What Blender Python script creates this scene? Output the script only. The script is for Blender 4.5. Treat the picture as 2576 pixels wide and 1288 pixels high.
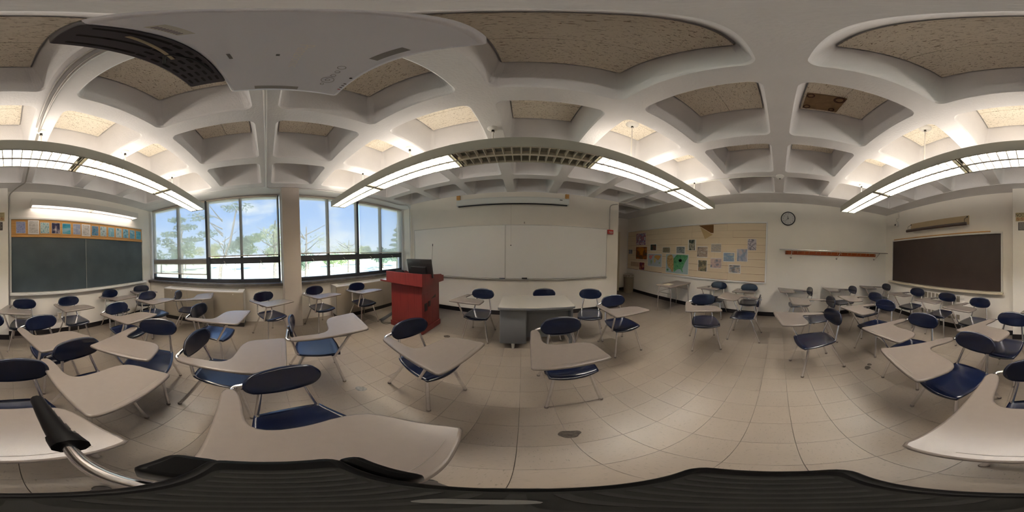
import bpy, bmesh, math, random
from mathutils import Vector, Matrix
random.seed(7)
for o in list(bpy.data.objects): bpy.data.objects.remove(o, do_unlink=True)
scene = bpy.context.scene
COL = scene.collection
PI = math.pi

# ------------------------------------------------------------ camera (full 360 degree panorama on a tripod)
CAMZ = 1.43
cd = bpy.data.cameras.new('camera'); cam = bpy.data.objects.new('camera', cd); COL.objects.link(cam)
cd.type = 'PANO'
try: cd.panorama_type = 'EQUIRECTANGULAR'
except Exception: pass
try: cd.cycles.panorama_type = 'EQUIRECTANGULAR'
except Exception: pass
cd.clip_start = 0.01
YAW, PITCH, ROLL = -0.06562, -0.03030, -0.00466
R3 = Matrix.Rotation(-YAW, 3, 'Z') @ Matrix.Rotation(PITCH, 3, 'X') @ Matrix.Rotation(ROLL, 3, 'Y')
B3 = Matrix(((1, 0, 0), (0, 0, -1), (0, 1, 0)))
cam.matrix_world = Matrix.Translation((0, 0, CAMZ)) @ (R3 @ B3).to_4x4()
scene.camera = cam

# ------------------------------------------------------------ sky, sun, exposure
SKY = 0.74; SUN = 5.2; LAMP = 36.0; EXPO = 1.76
w = bpy.data.worlds.new('sky'); scene.world = w; w.use_nodes = True
nt = w.node_tree; nt.nodes.clear()
out = nt.nodes.new('ShaderNodeOutputWorld'); bg = nt.nodes.new('ShaderNodeBackground')
tc = nt.nodes.new('ShaderNodeTexCoord'); sep = nt.nodes.new('ShaderNodeSeparateXYZ')
nt.links.new(tc.outputs['Generated'], sep.inputs[0])
rs = nt.nodes.new('ShaderNodeValToRGB')
rs.color_ramp.elements[0].position = 0.0; rs.color_ramp.elements[0].color = (0.66, 0.78, 0.95, 1)
rs.color_ramp.elements[1].position = 0.75; rs.color_ramp.elements[1].color = (0.13, 0.30, 0.80, 1)
e = rs.color_ramp.elements.new(0.22); e.color = (0.34, 0.54, 0.95, 1)
nt.links.new(sep.outputs['Z'], rs.inputs[0])
mp = nt.nodes.new('ShaderNodeMapping'); mp.inputs['Scale'].default_value = (1.0, 1.0, 2.6)
nt.links.new(tc.outputs['Generated'], mp.inputs[0])
nz = nt.nodes.new('ShaderNodeTexNoise'); nz.inputs['Scale'].default_value = 3.4; nz.inputs['Detail'].default_value = 7
nt.links.new(mp.outputs[0], nz.inputs['Vector'])
cr = nt.nodes.new('ShaderNodeValToRGB'); cr.color_ramp.elements[0].position = 0.52; cr.color_ramp.elements[1].position = 0.72
nt.links.new(nz.outputs['Fac'], cr.inputs[0])
mx = nt.nodes.new('ShaderNodeMixRGB'); mx.inputs[2].default_value = (0.84, 0.88, 0.95, 1)
nt.links.new(cr.outputs[0], mx.inputs[0]); nt.links.new(rs.outputs[0], mx.inputs[1])
bg.inputs['Strength'].default_value = SKY
nt.links.new(mx.outputs[0], bg.inputs['Color']); nt.links.new(bg.outputs[0], out.inputs[0])
sl = bpy.data.lights.new('sun', 'SUN'); sl.energy = SUN; sl.angle = 0.01; sl.color = (1, 0.95, 0.86)
sun = bpy.data.objects.new('sun', sl); COL.objects.link(sun); sun.location = (20, 10, 30)
sun.rotation_euler = Vector((-0.62, -0.25, -0.74)).to_track_quat('-Z', 'Y').to_euler()
vs = scene.view_settings
vs.view_transform = 'Standard'
try: vs.look = 'None'
except Exception: pass
vs.exposure = EXPO; vs.gamma = 1.0; vs.use_curve_mapping = False
try:
    scene.cycles.use_denoising = True
    scene.cycles.max_bounces = 10; scene.cycles.diffuse_bounces = 5; scene.cycles.glossy_bounces = 4
    scene.cycles.transmission_bounces = 4; scene.cycles.transparent_max_bounces = 12
    scene.cycles.sample_clamp_indirect = 6.0
    scene.cycles.caustics_reflective = False; scene.cycles.caustics_refractive = False
except Exception: pass

# ------------------------------------------------------------ materials
def s2l(c): return tuple(((v / 255) / 12.92 if v / 255 <= .04045 else ((v / 255 + .055) / 1.055) ** 2.4) for v in c)
MATS = {}
def mat(name, col, rough=.6, metal=0., var=0., vscale=6., bump=0., bscale=80., spec=.5, emit=None, estr=0., coat=0.):
    if name in MATS: return MATS[name]
    m = bpy.data.materials.new(name); m.use_nodes = True; MATS[name] = m
    n = m.node_tree.nodes; l = m.node_tree.links
    p = n['Principled BSDF']
    p.inputs['Base Color'].default_value = (*col, 1); p.inputs['Roughness'].default_value = rough
    p.inputs['Metallic'].default_value = metal; p.inputs['Specular IOR Level'].default_value = spec
    if coat: p.inputs['Coat Weight'].default_value = coat; p.inputs['Coat Roughness'].default_value = .12
    if emit: p.inputs['Emission Color'].default_value = (*emit, 1); p.inputs['Emission Strength'].default_value = estr
    if var or bump:
        g = n.new('ShaderNodeNewGeometry')
    if var:
        t = n.new('ShaderNodeTexNoise'); t.inputs['Scale'].default_value = vscale; t.inputs['Detail'].default_value = 5
        l.new(g.outputs['Position'], t.inputs['Vector'])
        r = n.new('ShaderNodeValToRGB'); r.color_ramp.elements[0].position = .3; r.color_ramp.elements[1].position = .7
        r.color_ramp.elements[0].color = (*[c * (1 - var) for c in col], 1)
        r.color_ramp.elements[1].color = (*[min(1, c * (1 + var)) for c in col], 1)
        l.new(t.outputs['Fac'], r.inputs[0]); l.new(r.outputs[0], p.inputs['Base Color'])
    if bump:
        t2 = n.new('ShaderNodeTexNoise'); t2.inputs['Scale'].default_value = bscale; t2.inputs['Detail'].default_value = 3
        l.new(g.outputs['Position'], t2.inputs['Vector'])
        b = n.new('ShaderNodeBump'); b.inputs['Strength'].default_value = bump; b.inputs['Distance'].default_value = .01
        l.new(t2.outputs['Fac'], b.inputs['Height']); l.new(b.outputs[0], p.inputs['Normal'])
    return m
def ramp_mat(name, cols, scale=(6, 6, 6), seed=0., rough=.6, detail=4, tex='noise', lo=.3, hi=.7, spec=.3, metal=0., dist=0.):
    """material whose colour follows a (stretched) procedural texture through a list of colours"""
    if name in MATS: return MATS[name]
    m = bpy.data.materials.new(name); m.use_nodes = True; MATS[name] = m
    n = m.node_tree.nodes; l = m.node_tree.links; p = n['Principled BSDF']
    p.inputs['Roughness'].default_value = rough; p.inputs['Specular IOR Level'].default_value = spec; p.inputs['Metallic'].default_value = metal
    g = n.new('ShaderNodeNewGeometry'); mpn = n.new('ShaderNodeMapping')
    mpn.inputs['Scale'].default_value = scale; mpn.inputs['Location'].default_value = (seed, seed * 1.7, seed * .6)
    l.new(g.outputs['Position'], mpn.inputs[0])
    if tex == 'voronoi':
        t = n.new('ShaderNodeTexVoronoi'); t.inputs['Scale'].default_value = 1; o = t.outputs['Color']
    else:
        t = n.new('ShaderNodeTexNoise'); t.inputs['Scale'].default_value = 1; t.inputs['Detail'].default_value = detail
        t.inputs['Distortion'].default_value = dist; o = t.outputs['Fac']
    l.new(mpn.outputs[0], t.inputs['Vector'])
    r = n.new('ShaderNodeValToRGB'); k = len(cols); el = r.color_ramp.elements
    while len(el) < k: el.new(.5)
    for i, c in enumerate(cols):
        el[i].position = lo + (hi - lo) * i / max(1, k - 1); el[i].color = (*c, 1)
    l.new(o, r.inputs[0]); l.new(r.outputs[0], p.inputs['Base Color'])
    return m
WALL = mat('wall_paint', (.87, .825, .755), .75, var=.03, vscale=1.5, bump=.12, bscale=220, spec=.3)
CEIL = mat('ceiling_paint', (.75, .735, .74), .8, var=.04, vscale=3, bump=.25, bscale=60, spec=.25)
WHITEP = mat('white_paint', (.72, .70, .66), .5, spec=.4)
NAVY = mat('navy_plastic', (.0032, .0066, .025), .2, spec=.55, coat=.3)
TABLET = mat('tablet_laminate', (.162, .137, .122), .27, var=.02, vscale=30, bump=.05, bscale=400, spec=.45)
CHROME = mat('chrome', (.82, .80, .80), .17, metal=1., var=.05, vscale=20)
RUBBER = mat('dark_rubber', (.03, .027, .025), .7)
BASE = mat('vinyl_base', (.012, .010, .011), .45)
BLACKP = mat('black_plastic', (.012, .011, .012), .38)
DARKFRAME = mat('window_frame_metal', (.035, .04, .052), .45, spec=.5)
SILL = mat('sill_slate', (.10, .095, .09), .4, var=.35, vscale=9)
WOODL = ramp_mat('oak_wood', [s2l((190, 140, 80)), s2l((208, 160, 98))], (3, 3, 40), 1., .55)
ORANGEW = ramp_mat('rack_wood', [s2l((150, 70, 30)), s2l((175, 90, 42))], (30, 3, 30), 2., .5)
CHERRY = ramp_mat('cherry_laminate', [(.128, .0150, .0150), (.17, .022, .0205), (.146, .018, .0175)], (26, 26, 1.6), 3., .38, spec=.45, detail=6)
DESKGREY = mat('desk_grey_steel', (.125, .130, .138), .5, bump=.08, bscale=500, spec=.4)
DESKTOP = mat('desk_laminate', (.36, .34, .30), .38, var=.02)
ALU = mat('aluminium', (.58, .57, .55), .38, metal=.7)
GREYMET = mat('galvanised_conduit', (.40, .38, .36), .4, metal=.6)
GREENBOARD = mat('green_chalkboard', (.052, .070, .083), .36, var=.18, vscale=3, spec=.4)
BROWNBOARD = mat('brown_chalkboard', (.030, .017, .014), .6, var=.10, vscale=5)
WBOARD = mat('whiteboard_enamel', (.88, .87, .85), .22, spec=.45)
CONV = mat('radiator_shadow_enamel', (.30, .26, .21), .45, var=.03)  # front panels: their shadow is put into the darker enamel colour
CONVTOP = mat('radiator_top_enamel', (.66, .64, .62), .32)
TRASH = mat('trash_plastic', (.24, .20, .145), .55)
FIXT = mat('fixture_enamel', (.42, .42, .36), .45)
LOUV = mat('louver_enamel', (.70, .66, .55), .35, spec=.5)
PAPERW = mat('white_paper', (.74, .72, .70), .8)
PAPERC = mat('cream_paper', (.66, .60, .46), .8)
KRAFT = ramp_mat('kraft_paper', [(.68, .56, .41), (.72, .60, .445)], (2, 2, 9), 5., .8)
CORKB = mat('bare_cork', (.17, .075, .022), .9, var=.15, vscale=60)
RED = mat('alarm_red', (.45, .025, .018), .4)
PROJ = mat('projector_shell', (.78, .80, .90), .5)
GRILLE = mat('projector_grille', (.06, .055, .07), .45)
DARKHOLE = mat('dark_slot', (.004, .003, .005), .7)
STEEL = mat('worn_steel_leg', (.50, .48, .46), .25, metal=1.)
PATCH = ramp_mat('exposed_mastic', [(.045, .036, .030), (.10, .085, .07)], (40, 40, 40), 9., .85)
INK = mat('dark_ink', (.03, .025, .02), .7)

def tubemat(name, col, st):
    m = bpy.data.materials.new(name); m.use_nodes = True; n = m.node_tree.nodes; n.clear()
    o = n.new('ShaderNodeOutputMaterial'); em = n.new('ShaderNodeEmission')
    em.inputs['Color'].default_value = (*col, 1); em.inputs['Strength'].default_value = st
    m.node_tree.links.new(em.outputs[0], o.inputs[0]); return m
TUBEW = tubemat('fluorescent_warm', (1., .87, .74), LAMP)
TUBEN = tubemat('fluorescent_neutral', (1., .945, .915), LAMP)
TUBEUP = tubemat('added_uplight', (1., .91, .82), LAMP * .13)
TUBEC = tubemat('fluorescent_pink_white', (1., .88, .82), LAMP * .14)
TUBEOFF = mat('unlit_tube', (.62, .62, .55), .3)

def mix_transparent(name, kind):
    m = bpy.data.materials.new(name); m.use_nodes = True; n = m.node_tree.nodes; l = m.node_tree.links; n.clear()
    o = n.new('ShaderNodeOutputMaterial'); mxs = n.new('ShaderNodeMixShader'); t = n.new('ShaderNodeBsdfTransparent')
    l.new(mxs.outputs[0], o.inputs[0]); l.new(t.outputs[0], mxs.inputs[1])
    if kind == 'glass':
        t.inputs['Color'].default_value = (.95, .98, .98, 1)
        f = n.new('ShaderNodeFresnel'); f.inputs['IOR'].default_value = 1.35
        g = n.new('ShaderNodeBsdfGlossy'); g.inputs['Roughness'].default_value = .02
        l.new(f.outputs[0], mxs.inputs[0]); l.new(g.outputs[0], mxs.inputs[2])
    else:
        mxs.inputs[0].default_value = .66
        d = n.new('ShaderNodeBsdfDiffuse'); d.inputs['Color'].default_value = (.62, .58, .50, 1)
        tr = n.new('ShaderNodeBsdfTranslucent'); tr.inputs['Color'].default_value = (.66, .62, .54, 1)
        m2 = n.new('ShaderNodeMixShader'); m2.inputs[0].default_value = .55
        l.new(d.outputs[0], m2.inputs[1]); l.new(tr.outputs[0], m2.inputs[2]); l.new(m2.outputs[0], mxs.inputs[2])
        # open weave: fine thread pattern varies how much shows through
    return m
GLASS = mix_transparent('window_glass', 'glass')
SHADE = mix_transparent('solar_shade_mesh', 'shade')

# floor tile: cream vinyl with short dark streaks, laid in alternating directions
def vct(name, stretch, seed):
    m = bpy.data.materials.new(name); m.use_nodes = True; n = m.node_tree.nodes; l = m.node_tree.links; p = n['Principled BSDF']
    p.inputs['Roughness'].default_value = .34; p.inputs['Specular IOR Level'].default_value = .45
    g = n.new('ShaderNodeNewGeometry'); oi = n.new('ShaderNodeObjectInfo')
    m1 = n.new('ShaderNodeMapping'); m1.inputs['Scale'].default_value = stretch; m1.inputs['Location'].default_value = (seed, seed, 0)
    l.new(g.outputs['Position'], m1.inputs[0])
    t = n.new('ShaderNodeTexNoise'); t.inputs['Scale'].default_value = 1; t.inputs['Detail'].default_value = 2; l.new(m1.outputs[0], t.inputs['Vector'])
    r = n.new('ShaderNodeValToRGB'); r.color_ramp.elements[0].position = .63; r.color_ramp.elements[1].position = .70
    r.color_ramp.elements[0].color = (0, 0, 0, 1); r.color_ramp.elements[1].color = (1, 1, 1, 1); l.new(t.outputs['Fac'], r.inputs[0])
    t3 = n.new('ShaderNodeTexNoise'); t3.inputs['Scale'].default_value = 1.1; t3.inputs['Detail'].default_value = 5; l.new(g.outputs['Position'], t3.inputs['Vector'])
    r3 = n.new('ShaderNodeValToRGB'); r3.color_ramp.elements[0].position = .35; r3.color_ramp.elements[1].position = .7
    r3.color_ramp.elements[0].color = (.215, .178, .143, 1); r3.color_ramp.elements[1].color = (.25, .213, .178, 1); l.new(t3.outputs['Fac'], r3.inputs[0])
    hs = n.new('ShaderNodeHueSaturation'); l.new(r3.outputs[0], hs.inputs['Color'])
    mr = n.new('ShaderNodeMapRange'); mr.inputs['To Min'].default_value = .965; mr.inputs['To Max'].default_value = 1.025
    l.new(oi.outputs['Random'], mr.inputs['Value']); l.new(mr.outputs[0], hs.inputs['Value'])
    mxn = n.new('ShaderNodeMixRGB'); mxn.inputs[2].default_value = (.06, .045, .033, 1)
    mm = n.new('ShaderNodeMath'); mm.operation = 'MULTIPLY'; mm.inputs[1].default_value = .42; l.new(r.outputs[0], mm.inputs[0])
    l.new(mm.outputs[0], mxn.inputs[0]); l.new(hs.outputs[0], mxn.inputs[1]); l.new(mxn.outputs[0], p.inputs['Base Color'])
    t4 = n.new('ShaderNodeTexNoise'); t4.inputs['Scale'].default_value = 5; l.new(g.outputs['Position'], t4.inputs['Vector'])
    mr4 = n.new('ShaderNodeMapRange'); mr4.inputs['To Min'].default_value = .30; mr4.inputs['To Max'].default_value = .42
    l.new(t4.outputs['Fac'], mr4.inputs['Value']); l.new(mr4.outputs[0], p.inputs['Roughness'])
    return m
VCTA = vct('vinyl_tile_a', (38, 190, 1), 0.); VCTB = vct('vinyl_tile_b', (190, 38, 1), 31.)
# acoustic tile: fissured
def acoustic():
    m = bpy.data.materials.new('fissured_tile'); m.use_nodes = True; n = m.node_tree.nodes; l = m.node_tree.links; p = n['Principled BSDF']
    p.inputs['Roughness'].default_value = .9; p.inputs['Specular IOR Level'].default_value = .15
    g = n.new('ShaderNodeNewGeometry'); m1 = n.new('ShaderNodeMapping'); m1.inputs['Scale'].default_value = (55, 150, 1)
    l.new(g.outputs['Position'], m1.inputs[0])
    t = n.new('ShaderNodeTexNoise'); t.inputs['Scale'].default_value = 1; t.inputs['Detail'].default_value = 3; t.inputs['Distortion'].default_value = 1.2
    l.new(m1.outputs[0], t.inputs['Vector'])
    r = n.new('ShaderNodeValToRGB'); r.color_ramp.elements[0].position = .35; r.color_ramp.elements[1].position = .41
    r.color_ramp.elements[0].color = (.30, .235, .155, 1); r.color_ramp.elements[1].color = (.86, .79, .67, 1)
    l.new(t.outputs['Fac'], r.inputs[0]); l.new(r.outputs[0], p.inputs['Base Color'])
    return m
ACOU = acoustic()

# ------------------------------------------------------------ mesh helpers
class MB:
    def __init__(s): s.v = []; s.f = []; s.m = []; s.sm = []
    def add(s, verts, faces, mi=0, smooth=False):
        b = len(s.v); s.v += [tuple(v) for v in verts]
        for f in faces: s.f.append([b + i for i in f]); s.m.append(mi); s.sm.append(smooth)
        return s
    def box(s, x0, x1, y0, y1, z0, z1, mi=0, b=0.):
        x0, x1 = min(x0, x1), max(x0, x1); y0, y1 = min(y0, y1), max(y0, y1); z0, z1 = min(z0, z1), max(z0, z1)
        if b <= 0:
            v = [(x0, y0, z0), (x1, y0, z0), (x1, y1, z0), (x0, y1, z0), (x0, y0, z1), (x1, y0, z1), (x1, y1, z1), (x0, y1, z1)]
            f = [(0, 3, 2, 1), (4, 5, 6, 7), (0, 1, 5, 4), (1, 2, 6, 5), (2, 3, 7, 6), (3, 0, 4, 7)]
            return s.add(v, f, mi)
        b = min(b, (x1 - x0) / 2.01, (y1 - y0) / 2.01, (z1 - z0) / 2.01)
        bm = bmesh.new()
        M = Matrix.Translation(((x0 + x1) / 2, (y0 + y1) / 2, (z0 + z1) / 2)) @ Matrix.Diagonal((x1 - x0, y1 - y0, z1 - z0, 1))
        bmesh.ops.create_cube(bm, size=1, matrix=M)
        bmesh.ops.bevel(bm, geom=bm.edges[:], offset=b, segments=2, affect='EDGES', profile=.5)
        bm.verts.index_update()
        s.add([v.co[:] for v in bm.verts], [[v.index for v in f.verts] for f in bm.faces], mi); bm.free(); return s
    def tube(s, path, r, seg=8, mi=0, cap=True, r2=None):
        P = [Vector(p) for p in path]; n = len(P); rings = []
        t0 = (P[1] - P[0]).normalized(); up = Vector((0, 0, 1)) if abs(t0.z) < .9 else Vector((1, 0, 0))
        nrm = (up - t0 * up.dot(t0)).normalized()
        for i in range(n):
            t = (P[min(i + 1, n - 1)] - P[max(i - 1, 0)]).normalized()
            nrm = (nrm - t * nrm.dot(t)).normalized(); bi = t.cross(nrm)
            rr = r if r2 is None else r + (r2 - r) * i / (n - 1)
            rings.append([P[i] + (nrm * math.cos(a) + bi * math.sin(a)) * rr for a in [2 * PI * k / seg for k in range(seg)]])
        v = [p for rg in rings for p in rg]; f = []
        for i in range(n - 1):
            for k in range(seg): f.append((i * seg + k, i * seg + (k + 1) % seg, (i + 1) * seg + (k + 1) % seg, (i + 1) * seg + k))
        s.add(v, f, mi, True)
        if cap: s.add(v, [list(range(seg))[::-1], [(n - 1) * seg + k for k in range(seg)]], mi)
        return s
    def lathe(s, prof, c=(0, 0, 0), seg=24, mi=0, axis='z', smooth=True, cap=True):
        v = []; n = len(prof)
        for r, h in prof:
            for k in range(seg):
                a = 2 * PI * k / seg; x, y = r * math.cos(a), r * math.sin(a)
                q = {'z': (x, y, h), 'x': (h, x, y), 'y': (y, h, x)}[axis]
                v.append((q[0] + c[0], q[1] + c[1], q[2] + c[2]))
        f = [(i * seg + k, i * seg + (k + 1) % seg, (i + 1) * seg + (k + 1) % seg, (i + 1) * seg + k) for i in range(n - 1) for k in range(seg)]
        s.add(v, f, mi, smooth)
        if cap: s.add(v, [list(range(seg))[::-1], [(n - 1) * seg + k for k in range(seg)]], mi)
        return s
    def slab(s, outl, z0, z1, r=0., steps=3, mi=0, zf=None):
        """plate with this outline (counter-clockwise) and rounded rim"""
        n = len(outl); O = [Vector(p) for p in outl]; N = []
        for i in range(n):
            a = (O[i] - O[i - 1]).normalized(); b = (O[(i + 1) % n] - O[i]).normalized(); d = (a + b)
            d = d.normalized() if d.length > 1e-6 else a
            N.append(Vector((d.y, -d.x)))
        rings = []
        hh = (z1 - z0); r = min(r, hh / 2)
        if r > 0:
            seq = [(r * (1 - math.sin(t)), z0 + r * (1 - math.cos(t))) for t in [PI / 2 * k / steps for k in range(steps + 1)]]
            seq += [(r * (1 - math.cos(t)), z1 - r * (1 - math.sin(t))) for t in [PI / 2 * k / steps for k in range(steps + 1)]]
        else: seq = [(0, z0), (0, z1)]
        zf = zf or (lambda x, y: 0.)
        for ins, z in seq: rings.append([(O[i] - N[i] * ins).to_tuple() for i in range(n)] and [((O[i] - N[i] * ins).x, (O[i] - N[i] * ins).y, z + zf((O[i] - N[i] * ins).x, (O[i] - N[i] * ins).y)) for i in range(n)])
        v = [p for rg in rings for p in rg]; f = []
        for i in range(len(rings) - 1):
            for k in range(n): f.append((i * n + k, i * n + (k + 1) % n, (i + 1) * n + (k + 1) % n, (i + 1) * n + k))
        s.add(v, f, mi, r > 0); s.add(v, [list(range(n))[::-1], [(len(rings) - 1) * n + k for k in range(n)]], mi); return s
    def shell(s, fn, nu=14, nv=12, th=.012, axis=(0, 0, -1), mi=0):
        """closed curved panel: top surface fn(u,v), u,v in -1..1, thickened along axis"""
        A = Vector(axis) * th; top = []; bot = []
        for j in range(nv + 1):
            for i in range(nu + 1):
                p = Vector(fn(-1 + 2 * i / nu, -1 + 2 * j / nv)); top.append(p); bot.append(p + A)
        n = len(top); W_ = nu + 1
        idx = lambda i, j: j * W_ + i
        f = [(idx(i, j), idx(i + 1, j), idx(i + 1, j + 1), idx(i, j + 1)) for j in range(nv) for i in range(nu)]
        fb = [tuple(n + q for q in ff[::-1]) for ff in f]
        rim = [idx(i, 0) for i in range(nu)] + [idx(nu, j) for j in range(nv)] + [idx(i, nv) for i in range(nu, 0, -1)] + [idx(0, j) for j in range(nv, 0, -1)]
        fr = [(rim[k], n + rim[k], n + rim[(k + 1) % len(rim)], rim[(k + 1) % len(rim)]) for k in range(len(rim))]
        return s.add(top + bot, f + fb + fr, mi, True)
    def mesh(s, name, mats):
        me = bpy.data.meshes.new(name); me.from_pydata(s.v, [], s.f)
        for m in (mats if isinstance(mats, (list, tuple)) else [mats]): me.materials.append(m)
        me.polygons.foreach_set('material_index', s.m); me.polygons.foreach_set('use_smooth', s.sm)
        me.update(); return me
    def build(s, name, mats, parent=None): return obj(name, s.mesh(name, mats), parent)
def obj(name, me, parent=None):
    o = bpy.data.objects.new(name, me); COL.objects.link(o)
    if parent is not None: o.parent = parent
    return o
def tag(o, label=None, cat=None, group=None, kind=None):
    if label: o['label'] = label
    if cat: o['category'] = cat
    if group: o['group'] = group
    if kind: o['kind'] = kind
    return o
def thing(name, loc, label, cat, rz=0., group=None):
    o = bpy.data.objects.new(name, None); COL.objects.link(o); o.location = loc; o.rotation_euler = (0, 0, rz); o.empty_display_size = .1
    return tag(o, label, cat, group)
def struct(name, mb, mats): return tag(mb.build(name, mats), kind='structure')
def copy_tree(o, parent=None):
    c = o.copy(); COL.objects.link(c); c.parent = parent
    for ch in o.children: copy_tree(ch, c)
    return c
def rounded(path, rad, n=5):
    """polyline with rounded corners"""
    P = [Vector(p) for p in path]; outp = [P[0]]
    for i in range(1, len(P) - 1):
        a = (P[i - 1] - P[i]); b = (P[i + 1] - P[i]); r = min(rad, a.length * .49, b.length * .49)
        A = P[i] + a.normalized() * r; Bq = P[i] + b.normalized() * r
        for k in range(n + 1):
            t = k / n; outp.append(A * (1 - t) ** 2 + P[i] * 2 * t * (1 - t) + Bq * t * t)
    outp.append(P[-1]); return outp
def rrect(x0, x1, y0, y1, r, n=5):
    pts = []
    for cx, cy, a0 in ((x1 - r, y0 + r, -PI / 2), (x1 - r, y1 - r, 0), (x0 + r, y1 - r, PI / 2), (x0 + r, y0 + r, PI)):
        for k in range(n + 1): a = a0 + PI / 2 * k / n; pts.append((cx + r * math.cos(a), cy + r * math.sin(a)))
    return pts
def smooth_loop(pts, it=2):
    for _ in range(it):
        q = []
        for i in range(len(pts)):
            a = pts[i]; b = pts[(i + 1) % len(pts)]
            q += [(a[0] * .75 + b[0] * .25, a[1] * .75 + b[1] * .25), (a[0] * .25 + b[0] * .75, a[1] * .25 + b[1] * .75)]
        pts = q
    return pts
def text(body, size, m, parent, M, name='lettering', ext=.0006, align='CENTER'):
    cu = bpy.data.curves.new(name, 'FONT'); cu.body = body; cu.size = size; cu.extrude = ext; cu.align_x = align; cu.align_y = 'CENTER'; cu.resolution_u = 3
    t = bpy.data.objects.new(name, cu); COL.objects.link(t)
    dg = bpy.context.evaluated_depsgraph_get(); me = bpy.data.meshes.new_from_object(t.evaluated_get(dg))
    bpy.data.objects.remove(t, do_unlink=True)
    me.transform(M); me.materials.clear(); me.materials.append(m)
    return obj(name, me, parent)
def frame_M(origin, right, up):
    r = Vector(right); u = Vector(up); n = r.cross(u)
    M = Matrix((r, u, n)).transposed().to_4x4(); M.translation = Vector(origin); return M

# ------------------------------------------------------------ room dimensions (metres)
XW, XG, XB = -3.314, -3.45, 3.754        # wall below windows, glazing plane, bulletin wall
YF, YK, YE, YR = 3.436, -2.889, 3.75, 5.03   # whiteboard wall, chalkboard wall, end of window bay, alcove back
ZC = 2.735                               # underside of the concrete ribs
XFR = 2.265; XFL = -2.80                 # ends of the whiteboard wall
PX0, PX1, PY = .042, .372, -2.727        # pier between the chalkboards

# floor: screed slab with vinyl tiles
fl = struct('floor', MB().box(-3.6, 3.95, -3.1, 5.2, -.12, -.0055), mat('floor_screed', (.10, .085, .07), .9))
T = .2215; gx0, gy0 = -.012, .333 - 2 * .2215
cells = []
i0 = math.floor((XW - gx0) / T); i1 = math.ceil((XB - gx0) / T); j0 = math.floor((YK - gy0) / T); j1 = math.ceil((YR - gy0) / T)
for i in range(i0, i1):
    for j in range(j0, j1):
        a, b, c, d = gx0 + i * T, gx0 + (i + 1) * T, gy0 + j * T, gy0 + (j + 1) * T
        cx, cy = (a + b) / 2, (c + d) / 2
        if cy > YF + .05 and XFL < cx < XFR - .05: continue
        if cy > YE + .05 and cx < XFR: continue
        cells.append((math.hypot(cx, cy), i, j, a, b, c, d))
cells.sort()
J = .0007
def tile_mesh(m, nm):
    h = T / 2 - J
    return MB().slab([(-h, -h), (h, -h), (h, h), (-h, h)], -.006, 0., .0008, 1).mesh(nm, m)
tma, tmb = tile_mesh(VCTA, 'floor_tile_a'), tile_mesh(VCTB, 'floor_tile_b')
rest = MB()
cnt = 0
for r_, i, j, a, b, c, d in cells:
    par = (i + j) % 2
    full = a >= XW and b <= XB and c >= YK and d <= YR
    if full and cnt < 300 and r_ > .35:
        o = obj('floor_tile', tma if par else tmb, fl); o.location = ((a + b) / 2, (c + d) / 2, 0); cnt += 1
    else:
        rest.box(max(a + J, XW - .05), min(b - J, XB + .02), max(c + J, YK - .02), min(d - J, YR + .02), -.006, 0., par)
tag(rest.build('tile_field', [VCTB, VCTA], fl), kind='stuff')
def blob(cx, cy, rx, ry, n, seed, rot=0.):
    rd = random.Random(seed); pts = []
    for k in range(n):
        a = 2 * PI * k / n; q = 1 + rd.uniform(-.22, .18); x, y = rx * q * math.cos(a), ry * q * math.sin(a)
        pts.append((cx + x * math.cos(rot) - y * math.sin(rot), cy + x * math.sin(rot) + y * math.cos(rot)))
    return smooth_loop(pts, 1)
tag(MB().slab(blob(-1.098, .68, .055, .035, 9, 1, .4), -.001, .0012, .0).build('worn_patch', mat('grey_mastic', (.17, .16, .155), .7, var=.3, vscale=50), fl), 'small grey hole worn in a floor tile')
tag(MB().slab(blob(.217, .659, .052, .043, 12, 2), -.001, .0012, .0).build('worn_patch', PATCH, fl), 'dark oval hole worn in a floor tile')
hp = MB(); hp.slab(blob(1.545, -.975, .05, .035, 9, 3, -.5), -.001, .0012, 0.); hp.slab(blob(1.60, -1.03, .032, .026, 9, 4), -.001, .0013, 0.)
tag(hp.build('worn_patch', PATCH, fl), 'two-lobed dark hole worn in the floor')
tag(MB().slab(blob(-1.125, 2.214, .05, .045, 10, 6), -.001, .0012, .0).build('worn_patch', PATCH, fl), 'dark hole in the floor near the lectern')

# walls
wf = struct('wall_front', MB().box(XFL, XFR, YF, YE + .1, -.01, 2.74), WALL)
struct('wall_front_bay', MB().box(-3.62, XFL, YE, YE + .12, -.01, 2.74), WALL)
struct('wall_alcove_side', MB().box(2.1, XFR, YE + .1, YR + .1, -.01, 2.74), WALL)
struct('wall_alcove_back', MB().box(2.1, 3.95, YR, YR + .12, -.01, 2.74), WALL)
struct('wall_right', MB().box(XB, XB + .14, -3.06, YR, -.01, 2.74), WALL)
struct('wall_back', MB().box(-3.62, XB, YK - .14, YK, -.01, 2.74), WALL)
struct('wall_back_pier', MB().box(PX0, PX1, YK, PY, -.01, 2.738, 0, .006), WALL)
struct('wall_left', MB().box(-3.60, XW, YK, YE, -.01, .80), WALL)
struct('column', MB().box(-3.52, -2.97, .307, .634, 0., 2.736, 0, .008), mat('backlit_column_paint', (.50, .445, .395), .7, var=.03, vscale=2, bump=.1, bscale=200))  # wall paint darkened, the column's backlit shade put into its colour
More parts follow.
